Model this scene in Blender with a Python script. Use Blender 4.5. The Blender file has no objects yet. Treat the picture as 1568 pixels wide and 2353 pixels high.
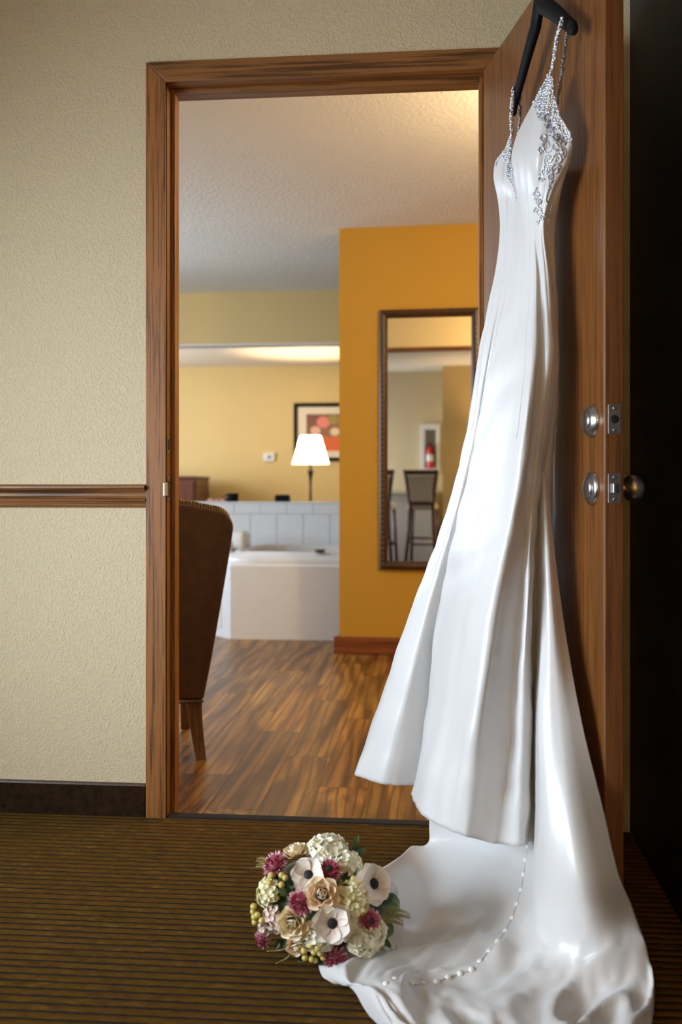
import bpy, bmesh, math, random
from mathutils import Vector, Matrix, noise
from mathutils.bvhtree import BVHTree
random.seed(7)
sc = bpy.context.scene
COL = sc.collection

# ------------------------------------------------------------------ camera
YAW = math.radians(5.5)
FPX = 35.0 / 36.0 * 2353.0
HZ, CXP, CAMZ = 1122.0, 784.0, 0.93
CAM = Vector((0, 0, CAMZ))
VF = Vector((-math.sin(YAW), math.cos(YAW), 0))
VR = Vector((math.cos(YAW), math.sin(YAW), 0))
cam = bpy.data.cameras.new('camera')
cam.sensor_fit = 'VERTICAL'; cam.sensor_height = 36; cam.sensor_width = 24; cam.lens = 35
cam.shift_y = -(2353 / 2 - HZ) / 2353
cam.clip_start = 0.05; cam.clip_end = 60
cam.dof.use_dof = True; cam.dof.focus_distance = 2.35; cam.dof.aperture_fstop = 3.0
camo = bpy.data.objects.new('camera', cam); COL.objects.link(camo)
camo.location = CAM; camo.rotation_euler = (math.pi / 2, 0, YAW)
sc.camera = camo

# ------------------------------------------------------------------ world, daylight, exposure
w = bpy.data.worlds.new('world'); sc.world = w; w.use_nodes = True
w.node_tree.nodes['Background'].inputs[0].default_value = (0.55, 0.7, 1.0, 1)
w.node_tree.nodes['Background'].inputs[1].default_value = 0.6
sc.view_settings.view_transform = 'Standard'; sc.view_settings.look = 'None'
sc.view_settings.gamma = 1; sc.view_settings.use_curve_mapping = False
sc.view_settings.exposure = 0.0
sc.cycles.max_bounces = 10; sc.cycles.diffuse_bounces = 6; sc.cycles.glossy_bounces = 6
sc.cycles.use_denoising = True
sc.cycles.sample_clamp_indirect = 6


def area(name, loc, target, sx, sy, power, color):
    l = bpy.data.lights.new(name, 'AREA'); l.shape = 'RECTANGLE'; l.size = sx; l.size_y = sy
    l.energy = power; l.color = color
    o = bpy.data.objects.new(name, l); COL.objects.link(o); o.location = loc
    d = (Vector(target) - Vector(loc)).normalized()
    o.rotation_euler = d.to_track_quat('-Z', 'Y').to_euler()
    return o


# daylight outside the windows of the three rooms, plus one added fill
a1 = area('daylight_near_room', (-2.62, 0.75, 1.15), (0, 2.45, 0.72), 1.6, 1.0, 31, (0.78, 0.885, 1.0))
a1.data.spread = math.radians(84)
a2 = area('fill_near_room_back', (-2.62, -.85, 1.3), (-.4, -.85, 1.0), .7, 1.0, 22, (0.9, 0.95, 1.0))  # added to brighten the back of the room reflected in the mirror
a2.data.spread = math.radians(120)
area('daylight_middle_room', (-3.35, 5.3, 1.35), (0, 5.4, 0.7), 1.7, 1.3, 80, (0.68, 0.83, 1.0))
area('daylight_bedroom', (-4.62, 9.6, 1.4), (0, 10.2, 1.2), 1.7, 1.3, 120, (0.92, 0.96, 1.0))


# ------------------------------------------------------------------ projection helpers (measuring only)
def C(xc, d, z):
    p = VR * xc + VF * d; return Vector((p.x, p.y, z))


def U(px, py, d):
    """point seen at a pixel at depth d"""
    return CAM + VR * ((px - CXP) / FPX * d) + VF * d + Vector((0, 0, (HZ - py) / FPX * d))


def UZ(px, py, z):
    d = (CAMZ - z) * FPX / (py - HZ); return U(px, py, d)


def ray(px, py):
    return VR * ((px - CXP) / FPX) + VF + Vector((0, 0, (HZ - py) / FPX))


def UY(px, py, y):
    r = ray(px, py); return CAM + r * (y / r.y)


# ------------------------------------------------------------------ node helpers
class NT:
    def __init__(s, name):
        s.m = bpy.data.materials.new(name); s.m.use_nodes = True
        s.t = s.m.node_tree; s.b = s.t.nodes['Principled BSDF']

    def n(s, typ, **kw):
        x = s.t.nodes.new(typ)
        for k, v in kw.items(): setattr(x, k, v)
        return x

    def l(s, a, b): s.t.links.new(a, b)

    def set(s, **kw):
        for k, v in kw.items():
            i = s.b.inputs[k.replace('_', ' ')]
            i.default_value = (*v, 1) if isinstance(v, tuple) and len(v) == 3 and i.type == 'RGBA' else v
        return s

    def coords(s, scale=(1, 1, 1), kind='Object', rand=0.0):
        tc = s.n('ShaderNodeTexCoord'); mp = s.n('ShaderNodeMapping'); mp.inputs['Scale'].default_value = scale
        s.l(tc.outputs[kind], mp.inputs['Vector'])
        if rand:
            oi = s.n('ShaderNodeObjectInfo'); mu = s.n('ShaderNodeMath', operation='MULTIPLY'); mu.inputs[1].default_value = rand
            s.l(oi.outputs['Random'], mu.inputs[0]); s.l(mu.outputs[0], mp.inputs['Location'])
        return mp.outputs[0]

    def noise(s, vec, scale, detail=4, rough=0.5, dist=0.0):
        x = s.n('ShaderNodeTexNoise'); x.inputs['Scale'].default_value = scale; x.inputs['Detail'].default_value = detail
        x.inputs['Roughness'].default_value = rough; x.inputs['Distortion'].default_value = dist
        s.l(vec, x.inputs['Vector']); return x.outputs['Fac']

    def ramp(s, fac, stops):
        r = s.n('ShaderNodeValToRGB'); e = r.color_ramp.elements
        while len(e) < len(stops): e.new(0.5)
        for i, (p, c) in enumerate(stops): e[i].position = p; e[i].color = (*c, 1)
        s.l(fac, r.inputs[0]); return r.outputs[0]

    def mix(s, a, b, fac, mode='MIX'):
        x = s.n('ShaderNodeMix', data_type='RGBA', blend_type=mode)
        for v, i in ((a, 6), (b, 7)):
            if isinstance(v, tuple): x.inputs[i].default_value = (*v, 1)
            else: s.l(v, x.inputs[i])
        if isinstance(fac, (int, float)): x.inputs[0].default_value = fac
        else: s.l(fac, x.inputs[0])
        return x.outputs[2]

    def color(s, c): s.l(c, s.b.inputs['Base Color']); return s

    def bump(s, h, strength=0.3, dist=0.01):
        b = s.n('ShaderNodeBump'); b.inputs['Strength'].default_value = strength; b.inputs['Distance'].default_value = dist
        s.l(h, b.inputs['Height']); s.l(b.outputs[0], s.b.inputs['Normal']); return s


def plain(name, col, rough=0.5, metal=0.0, var=0.06, **kw):
    """one colour with a faint procedural mottling"""
    t = NT(name); t.set(Roughness=rough, Metallic=metal, **kw)
    v = t.noise(t.coords(), 30, 3)
    lo = tuple(max(0, c * (1 - var)) for c in col); hi = tuple(min(1, c * (1 + var)) for c in col)
    t.color(t.ramp(v, [(0.3, lo), (0.7, hi)])); return t.m


def paint(name, col, scale=110, strength=0.5, rough=0.75):
    """rolled and sprayed wall paint with raised spatter"""
    t = NT(name); t.set(Roughness=rough)
    v = t.coords()
    h = t.noise(v, scale, 3, 0.55, 0.4)
    hr = t.ramp(h, [(0.46, (0, 0, 0)), (0.66, (1, 1, 1))])
    big = t.noise(v, 1.6, 2)
    t.color(t.mix(tuple(c * 0.96 for c in col), tuple(min(1, c * 1.03) for c in col), big))
    t.bump(hr, strength, 0.004); return t.m


def wood(name, dark, mid, light, axis='Z', fine=90, rough=0.38, streak=7.0, coat=0.15):
    t = NT(name); t.set(Roughness=rough, Coat_Weight=coat, Coat_Roughness=0.25)
    st = {'X': (0.022, 1, 1), 'Y': (1, 0.022, 1), 'Z': (1, 1, 0.022)}[axis]
    v = t.coords(st)
    broad = t.noise(v, streak, 3, 0.5, 0.6)
    finen = t.noise(v, fine, 5, 0.65, 0.2)
    c1 = t.ramp(broad, [(0.3, mid), (0.7, light)])
    f = t.ramp(finen, [(0.38, (.78, .78, .78)), (0.52, (0, 0, 0))])
    t.color(t.mix(c1, dark, f))
    t.bump(finen, 0.12, 0.002); return t.m


M = {}
M['wall'] = paint('cream_wall_paint', (0.66, 0.55, 0.35), 150, 0.40)
M['wall_pale'] = paint('pale_yellow_paint', (0.68, 0.52, 0.235), 80, 0.2)
M['wall_ochre'] = paint('ochre_paint', (0.56, 0.315, 0.030), 80, 0.15, 0.6)
M['ceil'] = paint('ceiling_paint', (0.74, 0.70, 0.62), 60, 0.5, 0.9)
M['wall_shade'] = paint('wall_shade_black', (0.012, 0.011, 0.010), 80, 0.2, 0.7)  # near-black colour stands in for the shade behind the open door
M['oak'] = wood('oak_upright', (0.035, 0.009, 0.002), (0.25, 0.090, 0.018), (0.35, 0.142, 0.034), 'Z', 190, .45, 7, .03)
M['oak_h'] = wood('oak_level', (0.030, 0.009, 0.002), (0.21, 0.080, 0.018), (0.34, 0.15, 0.042), 'X', 110, .4, 7, .06)
M['veneer'] = wood('door_veneer', (0.055, 0.017, 0.003), (0.165, 0.056, 0.010), (0.215, 0.078, 0.016), 'Z', 160, 0.4, 5, .04)
M['veneer_edge'] = wood('door_edge_wood', (0.07, 0.025, 0.007), (0.16, 0.062, 0.018), (0.22, 0.09, 0.026), 'Z', 120, 0.4)
M['rubber'] = NT('dark_cove_base').set(Roughness=0.75).m
t = NT('dark_carpet_base'); t.set(Roughness=0.95, Specular_IOR_Level=.05); v = t.coords()
t.color(t.ramp(t.noise(v, 35, 5, .7), [(.3, (0.012, 0.007, 0.003)), (.75, (0.04, 0.022, 0.009))])).bump(t.noise(v, 500, 2), .4, .002); M['rubber'] = t.m
t = NT('ribbed_carpet'); t.set(Roughness=0.95, Specular_IOR_Level=0.1)
v = t.coords((0.35, 1, 1)); n1 = t.noise(v, 60, 5, 0.65); n2 = t.noise(t.coords((0.5, 1, 1)), 7, 3)
c1 = t.ramp(n1, [(0.3, (0.060, 0.028, 0.004)), (0.6, (0.115, 0.058, 0.009)), (0.8, (0.22, 0.125, 0.03))])
t.color(t.mix(c1, (0.10, 0.046, 0.007), t.ramp(n2, [(.4, (0, 0, 0)), (.7, (.6, .6, .6))])))
t.bump(t.noise(t.coords(), 900, 2), 0.6, 0.003); M['carpet'] = t.m
t = NT('carpet_groove'); t.set(Roughness=1.0); v = t.coords(); t.color(t.ramp(t.noise(v, 50, 2), [(.3, (.006, .004, .002)), (.7, (.016, .009, .003))])); M['groove'] = t.m

t = NT('figured_plank'); t.set(Roughness=0.36, Coat_Weight=0.10, Coat_Roughness=0.3)
v = t.coords((1, 0.17, 1), rand=40.0)
warp = t.noise(v, 5.5, 3, 0.5, 1.2)
wv = t.n('ShaderNodeTexWave', wave_type='BANDS', bands_direction='X'); wv.inputs['Scale'].default_value = 3.2
wv.inputs['Distortion'].default_value = 16; wv.inputs['Detail'].default_value = 3; wv.inputs['Detail Scale'].default_value = 1.1
t.l(v, wv.inputs['Vector'])
c1 = t.ramp(wv.outputs['Fac'], [(0.0, (0.040, 0.016, 0.004)), (0.3, (0.16, 0.066, 0.012)), (0.65, (0.34, 0.16, 0.026)), (1.0, (0.48, 0.27, 0.060))])
c2 = t.ramp(warp, [(0.32, (0.07, 0.028, 0.006)), (0.5, (0.25, 0.105, 0.020)), (0.68, (0.46, 0.25, 0.05))])
oi = t.n('ShaderNodeObjectInfo')
c3 = t.mix(c1, c2, 0.55)
tint = t.ramp(oi.outputs['Random'], [(0, (0.72, 0.66, 0.62)), (0.5, (1, 1, 1)), (1, (1.0, 0.86, 0.70))])
c3 = t.mix(c3, tint, 1.0, 'MULTIPLY')
w2 = t.n('ShaderNodeTexWave', wave_type='BANDS', bands_direction='X'); w2.inputs['Scale'].default_value = 9
w2.inputs['Distortion'].default_value = 17; w2.inputs['Detail'].default_value = 2; w2.inputs['Detail Scale'].default_value = .45
t.l(t.coords((1, .085, 1), rand=57.0), w2.inputs['Vector'])
c3 = t.mix(c3, (0.030, 0.011, 0.003), t.ramp(w2.outputs['Fac'], [(0.0, (.62, .62, .62)), (.2, (.2, .2, .2)), (.45, (0, 0, 0))]))
fs = t.noise(t.coords((1, 0.03, 1), rand=40), 130, 4, .6)
t.color(t.mix(c3, (0.05, 0.02, 0.006), t.ramp(fs, [(.30, (.65, .65, .65)), (.5, (0, 0, 0))])))
M['plank'] = t.m

t = NT('ivory_satin'); t.set(Roughness=0.34, Sheen_Weight=0.2, Sheen_Roughness=0.4, Specular_IOR_Level=0.7)
v = t.coords(); t.color(t.ramp(t.noise(v, 3, 2), [(0.3, (0.66, 0.655, 0.645)), (0.7, (0.72, 0.715, 0.705))]))
wn = t.noise(t.coords((1, 1, 0.25)), 420, 2, 0.6)
t.bump(wn, 0.10, 0.002); M['satin'] = t.m
M['lining'] = plain('white_lining', (0.70, 0.70, 0.72), 0.6)
M['bead'] = plain('silver_glass_bead', (0.72, 0.75, 0.80), 0.12, 0.75, 0.2)
M['bead_dark'] = plain('smoky_bead', (0.34, 0.36, 0.40), 0.15, 0.85, 0.3)
M['cord'] = plain('silver_white_cord', (0.60, 0.61, 0.64), 0.3, 0.45)
M['button'] = plain('satin_button', (0.86, 0.84, 0.80), 0.3)
M['black'] = plain('black_plastic', (0.004, 0.004, 0.005), 0.6, 0, .06, Specular_IOR_Level=.15)
M['chrome'] = plain('brushed_nickel', (0.60, 0.61, 0.63), 0.26, 1.0, 0.05)
M['chrome_dark'] = plain('dull_steel', (0.33, 0.32, 0.31), 0.42, 0.9, 0.1)
M['brass'] = plain('aged_knob_metal', (0.55, 0.47, 0.37), 0.32, 1.0, 0.1)
M['hole'] = plain('dark_recess', (0.01, 0.008, 0.006), 0.9)
M['leather'] = plain('brown_leather', (0.06, 0.019, 0.004), 0.42, 0, 0.25)
t = NT('striped_brocade'); t.set(Roughness=0.8); v = t.coords((1, 1, 1))
wv = t.n('ShaderNodeTexWave', wave_type='BANDS', bands_direction='X'); wv.inputs['Scale'].default_value = 36; wv.inputs['Distortion'].default_value = 0.6
t.l(v, wv.inputs['Vector']); t.color(t.ramp(wv.outputs['Fac'], [(.35, (.03, .014, .006)), (.6, (.42, .28, .14))])); M['brocade'] = t.m
M['legwood'] = wood('dark_leg_wood', (0.03, 0.010, 0.004), (0.11, 0.042, 0.014), (0.16, 0.064, 0.022), 'Z', 80)
M['cherry'] = wood('dark_cherry', (0.02, 0.006, 0.004), (0.085, 0.022, 0.012), (0.13, 0.036, 0.018), 'Z', 80)
M['nail'] = plain('dark_nailhead', (0.10, 0.06, 0.03), 0.35, 0.9)
M['acrylic'] = plain('white_acrylic', (0.80, 0.80, 0.79), 0.18, 0, 0.02)
M['tile'] = plain('white_glazed_tile', (0.76, 0.77, 0.78), 0.22, 0, 0.03)
M['grout'] = plain('pale_grout', (0.66, 0.65, 0.63), 0.9)
M['cream'] = plain('cream_upholstery', (0.78, 0.72, 0.56), 0.6)
M['frame_dark'] = wood('mirror_frame_wood', (0.012, 0.004, 0.002), (0.045, 0.017, 0.007), (0.075, 0.028, 0.010), 'Z', 90, 0.4)
M['bead_frame'] = plain('bronze_bead', (0.16, 0.075, 0.035), 0.35, 0.5)
M['mirror'] = plain('mirror_silver', (0.90, 0.90, 0.90), 0.0, 1.0, 0.0)
M['white'] = plain('white_plastic', (0.80, 0.80, 0.79), 0.4)
M['red'] = plain('red_enamel', (0.55, 0.02, 0.02), 0.3)
M['glassdark'] = plain('smoked_glass', (0.10, 0.11, 0.10), 0.15)
M['pinkcard'] = plain('pink_wrapper', (0.62, 0.30, 0.24), 0.6, 0, 0.4)
M['basewood'] = wood('reddish_base', (0.09, 0.022, 0.007), (0.22, 0.065, 0.02), (0.28, 0.085, 0.026), 'X', 60)
M['counter'] = plain('pale_counter', (0.62, 0.58, 0.50), 0.4)


# ------------------------------------------------------------------ mesh helpers
def link(o, parent=None):
    COL.objects.link(o)
    if parent is not None:
        o.parent = parent; o.matrix_parent_inverse = parent.matrix_basis.inverted()
    return o


def mk(name, verts, faces, mat, parent=None, smooth=False):
    me = bpy.data.meshes.new(name); me.from_pydata([tuple(v) for v in verts], [], faces)
    mats = mat if isinstance(mat, (list, tuple)) else [mat]
    for m in mats: me.materials.append(M[m] if isinstance(m, str) else m)
    if smooth: me.polygons.foreach_set('use_smooth', [True] * len(me.polygons))
    me.update()
    return link(bpy.data.objects.new(name, me), parent)


def bm_obj(name, bm, mat, parent=None, smooth=False):
    me = bpy.data.meshes.new(name); bm.to_mesh(me); bm.free()
    me.materials.append(M[mat] if isinstance(mat, str) else mat)
    if smooth: me.polygons.foreach_set('use_smooth', [True] * len(me.polygons))
    return link(bpy.data.objects.new(name, me), parent)


def box(name, lo, hi, mat, parent=None, bevel=0.0, seg=2, rot=None):
    bm = bmesh.new(); bmesh.ops.create_cube(bm, size=1)
    lo, hi = Vector(lo), Vector(hi)
    for v in bm.verts: v.co = Vector(((lo[i] + hi[i]) / 2 + v.co[i] * (hi[i] - lo[i]) for i in range(3)))
    if bevel: bmesh.ops.bevel(bm, geom=bm.edges[:], offset=bevel, segments=seg, affect='EDGES', profile=0.5)
    if rot is not None: bmesh.ops.transform(bm, matrix=rot, verts=bm.verts)
    return bm_obj(name, bm, mat, parent)


def prism(name, poly, axis, a, b, mat, parent=None, bevel=0.0, smooth=False, rot=None, seg=2):
    """extrude a 2-D polygon along an axis ('X': poly is (y,z); 'Y': (x,z); 'Z': (x,y))"""
    def P(p, h): return {'X': (h, p[0], p[1]), 'Y': (p[0], h, p[1]), 'Z': (p[0], p[1], h)}[axis]
    bm = bmesh.new()
    A = [bm.verts.new(P(p, a)) for p in poly]; B = [bm.verts.new(P(p, b)) for p in poly]
    n = len(poly)
    bm.faces.new(A); bm.faces.new(B[::-1])
    for i in range(n): bm.faces.new((A[i], B[i], B[(i + 1) % n], A[(i + 1) % n]))
    bmesh.ops.recalc_face_normals(bm, faces=bm.faces)
    if bevel: bmesh.ops.bevel(bm, geom=bm.edges[:], offset=bevel, segments=seg, affect='EDGES', profile=0.5)
    if rot is not None: bmesh.ops.transform(bm, matrix=rot, verts=bm.verts)
    return bm_obj(name, bm, mat, parent, smooth)


def lathe_data(prof, seg=24, M4=None, cap=True):
    """profile [(r,z)] about Z"""
    vs, fs = [], []
    for r, z in prof:
        for k in range(seg):
            a = 2 * math.pi * k / seg; vs.append(Vector((r * math.cos(a), r * math.sin(a), z)))
    for i in range(len(prof) - 1):
        for k in range(seg):
            k2 = (k + 1) % seg; fs.append((i * seg + k, i * seg + k2, (i + 1) * seg + k2, (i + 1) * seg + k))
    if cap: fs.append(tuple(range(seg))[::-1]); fs.append(tuple((len(prof) - 1) * seg + k for k in range(seg)))
    if M4 is not None: vs = [M4 @ v for v in vs]
    return vs, fs


def lathe(name, prof, mat, parent=None, M4=None, seg=24, smooth=True):
    v, f = lathe_data(prof, seg, M4); o = mk(name, v, f, mat, parent, smooth)
    return o


def tube_data(path, rad, seg=8, flat=1.0):
    path = [Vector(p) for p in path]; n = len(path)
    vs, fs = [], []
    up = Vector((0, 0, 1)); prev = None
    for i, p in enumerate(path):
        tan = (path[min(i + 1, n - 1)] - path[max(i - 1, 0)]).normalized()
        if prev is None:
            ref = up if abs(tan.z) < 0.9 else Vector((1, 0, 0)); u = tan.cross(ref).normalized()
        else:
            u = (prev - tan * prev.dot(tan)).normalized()
        prev = u; wv_ = tan.cross(u)
        r = rad[i] if isinstance(rad, (list, tuple)) else rad
        for k in range(seg):
            a = 2 * math.pi * k / seg; vs.append(p + u * (r * math.cos(a)) + wv_ * (r * flat * math.sin(a)))
    for i in range(n - 1):
        for k in range(seg):
            k2 = (k + 1) % seg; fs.append((i * seg + k, i * seg + k2, (i + 1) * seg + k2, (i + 1) * seg + k))
    fs.append(tuple(range(seg))[::-1]); fs.append(tuple((n - 1) * seg + k for k in range(seg)))
    return vs, fs


def tube(name, path, rad, mat, parent=None, seg=8, flat=1.0):
    v, f = tube_data(path, rad, seg, flat); return mk(name, v, f, mat, parent, True)


def merge(parts):
    vs, fs = [], []
    for v, f in parts:
        o = len(vs); vs += list(v); fs += [tuple(i + o for i in q) for q in f]
    return vs, fs


def ico(sub=1):
    bm = bmesh.new(); bmesh.ops.create_icosphere(bm, subdivisions=sub, radius=1)
    v = [x.co.copy() for x in bm.verts]; bm.verts.index_update(); f = [tuple(q.index for q in x.verts) for x in bm.faces]; bm.free(); return v, f


ICO1, ICO2, ICO3 = ico(1), ico(2), ico(3)


def ball(p, r, src=None, sc3=(1, 1, 1)):
    v, f = src or ICO1; p = Vector(p)
    return [p + Vector((q.x * r * sc3[0], q.y * r * sc3[1], q.z * r * sc3[2])) for q in v], f


def cr(p0, p1, p2, p3, t):
    return 0.5 * ((2 * p1) + (p2 - p0) * t + (2 * p0 - 5 * p1 + 4 * p2 - p3) * t * t + (3 * p1 - p0 - 3 * p2 + p3) * t * t * t)


def spline(pts, sub, closed=False):
    n = len(pts); out = []
    rng = n if closed else n - 1
    for i in range(rng):
        if closed: a, b, c, d = pts[(i - 1) % n], pts[i], pts[(i + 1) % n], pts[(i + 2) % n]
        else: a, b, c, d = pts[max(i - 1, 0)], pts[i], pts[i + 1], pts[min(i + 2, n - 1)]
        for k in range(sub): out.append(cr(a, b, c, d, k / sub))
    if not closed: out.append(pts[-1].copy())
    return out


def empty(name, loc, label=None, cat=None, group=None, rz=0.0):
    o = bpy.data.objects.new(name, None); COL.objects.link(o); o.location = loc; o.rotation_euler = (0, 0, rz)
    o.empty_display_size = 0.1
    if label: tag(o, label, cat, group)
    return o


def tag(o, label, cat, group=None):
    o['label'] = label; o['category'] = cat
    if group: o['group'] = group
    return o


def struct(o, label=None, cat=None):
    o['kind'] = 'structure'
    if label: o['label'] = label
    if cat: o['category'] = cat
    return o


def inst(name, me, parent, matrix):
    o = bpy.data.objects.new(name, me); COL.objects.link(o)
    if parent is not None:
        o.parent = parent; o.matrix_parent_inverse = parent.matrix_basis.inverted()
    o.matrix_basis = matrix
    return o


def mesh_of(name, data, mat, smooth=True):
    me = bpy.data.meshes.new(name); me.from_pydata([tuple(v) for v in data[0]], [], data[1])
    me.materials.append(M[mat] if isinstance(mat, str) else mat)
    if smooth: me.polygons.foreach_set('use_smooth', [True] * len(me.polygons))
    return me


# ================================================================== STRUCTURE
CH = 2.39
YC = 2.74                      # face of the door casing
YW = 2.755                     # face of the near wall
YB = 2.875                     # back face of that wall
XO0 = UY(335, 1000, YC).x      # casing outside, left
XJ = UY(381, 1000, YC).x       # jamb face, left
XH = UY(1114, 1000, YC).x      # jamb face, right (hinges)
ZT = UY(381, 187, YC).z        # underside of the head casing
ZT = (ZT + UY(1080, 160, YC).z) / 2
CW = XJ - XO0                  # casing width
XR = 0.52
XL = -2.5
YBK = -1.35

# near wall with its doorway, in four blocks welded as one mesh
def blocks(name, bl, mat):
    ps = []
    for lo, hi in bl:
        (x0, y0, z0), (x1, y1, z1) = lo, hi
        if z0 == 0 and name.startswith('wall'): z0 = -.09
        v = [Vector(p) for p in ((x0, y0, z0), (x1, y0, z0), (x1, y1, z0), (x0, y1, z0), (x0, y0, z1), (x1, y0, z1), (x1, y1, z1), (x0, y1, z1))]
        ps.append((v, [(0, 3, 2, 1), (4, 5, 6, 7), (0, 1, 5, 4), (1, 2, 6, 5), (2, 3, 7, 6), (3, 0, 4, 7)]))
    v, f = merge(ps); return mk(name, v, f, mat)


JT = 0.018
near = blocks('wall_front', [((XL - 1, YW, 0), (XJ - JT, YB, CH)), ((XH + JT, YW, 0), (3.2, YB, CH)), ((XJ - JT, YW, ZT + JT), (XH + JT, YB, CH))], 'wall')
near.data.materials.append(M['wall_pale'])
for p_ in near.data.polygons:
    if p_.normal.y > .5: p_.material_index = 1
struct(near)
struct(blocks('wall_right', [((XR, YBK, 0), (XR + 0.1, YW, CH))], 'wall_shade'))
# near room: left wall with window opening, back wall, ceiling
WY0, WY1, WZ0, WZ1 = -0.2, 1.75, 0.55, 1.75
struct(blocks('wall_left', [((XL - 0.1, YBK, 0), (XL, -1.25, CH)), ((XL - 0.1, -.45, 0), (XL, WY0, CH)), ((XL - 0.1, -1.25, 0), (XL, -.45, .75)), ((XL - 0.1, -1.25, 1.85), (XL, -.45, CH)), ((XL - 0.1, WY1, 0), (XL, YW, CH)), ((XL - 0.1, WY0, 0), (XL, WY1, WZ0)), ((XL - 0.1, WY0, WZ1), (XL, WY1, CH))], 'wall'))
win = empty('window_1', (XL, (WY0 + WY1) / 2, WZ0)); struct(win)
for nm, lo, hi in (('frame_rail', (XL - .08, WY0, WZ0), (XL - .03, WY1, WZ0 + .04)), ('frame_rail', (XL - .08, WY0, WZ1 - .04), (XL - .03, WY1, WZ1)),
                   ('frame_stile', (XL - .08, WY0, WZ0), (XL - .03, WY0 + .04, WZ1)), ('frame_stile', (XL - .08, WY1 - .04, WZ0), (XL - .03, WY1, WZ1)),
                   ('frame_stile', (XL - .08, (WY0 + WY1) / 2 - .02, WZ0), (XL - .03, (WY0 + WY1) / 2 + .02, WZ1))):
    box(nm, lo, hi, 'white', win, 0.004)
struct(blocks('wall_back', [((XL, YBK - 0.1, 0), (XR, YBK, CH))], 'wall'))
struct(blocks('ceiling', [((XL - .1, YBK - .1, CH), (XR + .1, YB, CH + .1))], 'ceil'))

# carpet: real ribs
def carpet():
    pitch = 0.0262
    xs = [XL, -1.8, -1.3]; x = -1.05
    while x < 0.5: xs.append(x); x += 0.0075
    xs.append(XR)
    prof = [(0.0, -0.007, 1), (0.10, -0.0072, 1), (0.15, -0.001, 1), (0.32, 0.0016, 0), (0.6, 0.002, 0), (0.84, 0.0002, 0), (0.91, -0.006, 1)]
    ys, zs, gr = [], [], []
    y = YBK
    ylim = YC + 0.012
    while y < ylim:
        for f, z, g in prof:
            yy = y + f * pitch
            if yy <= ylim: ys.append(yy); zs.append(z); gr.append(g)
        y += pitch
    vs, fs, mi = [], [], []
    nx = len(xs); rr = random.Random(3)
    for j, yy in enumerate(ys):
        near_ = yy > 1.35
        for i, xx in enumerate(xs):
            dy = dz = 0
            if near_ and 2 < i < nx - 1:
                dy = noise.noise(Vector((xx * 55, yy * 60, 0))) * 0.0016; dz = noise.noise(Vector((xx * 90, yy * 90, 5))) * 0.0008
            wob = 0.004 * math.sin(xx * 2.1 + 0.6)
            vs.append((xx, min(yy + dy + wob, ylim), zs[j] + dz))
    for j in range(len(ys) - 1):
        g = 1 if gr[j] and gr[j + 1] else 0
        for i in range(nx - 1):
            fs.append((j * nx + i, j * nx + i + 1, (j + 1) * nx + i + 1, (j + 1) * nx + i)); mi.append(g)
    o = mk('floor', vs, fs, ['carpet', 'groove'], None, True)
    o.data.polygons.foreach_set('material_index', mi)
    struct(o)


carpet()
sub = blocks('floor_slab', [((XL, YBK, -0.1), (XR, YC, -0.008))], 'hole'); struct(sub)
box('trim_1', (XJ - 0.01, YC + 0.006, -0.006), (XH + 0.01, YC + 0.042, 0.006), 'hole', None, 0.003); struct(bpy.data.objects['trim_1'])

# plank floor of the middle room: each plank its own object
YWD = YC + 0.03
fw = blocks('floor_middle_room', [((-3.2, YWD, -0.08), (3.0, 7.6, -0.004))], 'hole'); struct(fw)
PW, PL = 0.152, 0.92
bm = bmesh.new(); bmesh.ops.create_cube(bm, size=1)
for v_ in bm.verts: v_.co = Vector((v_.co.x * (PW - 0.0012), v_.co.y * (PL - 0.0012), v_.co.z * 0.006))
pm = bpy.data.meshes.new('plank'); bm.to_mesh(pm); bm.free(); pm.materials.append(M['plank'])
row = 0; x = -3.1
while x < 1.6:
    off = ((row * 0.37) % 1.0) * PL
    y = YWD - off
    while y < 7.5:
        lo, hi = max(y, YWD), y + PL
        if hi - lo > 0.02:
            vis = -2.2 < x < 0.9 and lo < 6.3
            if vis:
                o = inst('plank', pm, fw, Matrix.Translation((x + PW / 2, (lo + hi) / 2, -0.003)) @ Matrix.Diagonal((1, (hi - lo) / PL, 1, 1)))
        y += PL
    x += PW; row += 1

# door casing, jambs, stops: one fixed trim with parts
tr = empty('trim_2', (XJ, YC, 0)); struct(tr)
e = 0.0008
CT = YW - YC
def mitre_leg(name, x0, x1, side):
    # upright casing with a mitred top
    if side < 0: poly = [(x0, 0.0), (x1, 0.0), (x1, ZT), (x0, ZT + CW)]
    else: poly = [(x0, 0.0), (x1, 0.0), (x1, ZT + CW), (x0, ZT)]
    prism(name, poly, 'Y', YC, YW, 'oak', tr, 0.002)
mitre_leg('casing', XO0, XJ, -1)
mitre_leg('casing', XH, XH + CW, 1)
prism('head_casing', [(XO0 + e, ZT + CW), (XJ, ZT + e), (XH, ZT + e), (XH + CW - e, ZT + CW)], 'Y', YC, YW, 'oak_h', tr, 0.002)
box('jamb', (XJ - JT, YC + 0.002, 0), (XJ, YB + .01, ZT), 'oak', tr, 0.001)
box('jamb', (XH, YC + 0.002, 0), (XH + JT, YB + .01, ZT), 'oak', tr, 0.001)
box('head_jamb', (XJ - JT, YC + 0.002, ZT), (XH + JT, YB + .01, ZT + JT), 'oak_h', tr, 0.001)
box('stop', (XJ, YC + 0.052, 0), (XJ + 0.013, YC + 0.092, ZT), 'oak', tr, 0.002)
box('stop', (XH - 0.013, YC + 0.052, 0), (XH, YC + 0.092, ZT), 'oak', tr, 0.002)
box('head_stop', (XJ + .013, YC + 0.052, ZT - 0.013), (XH - .013, YC + 0.092, ZT), 'oak_h', tr, 0.002)
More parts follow.
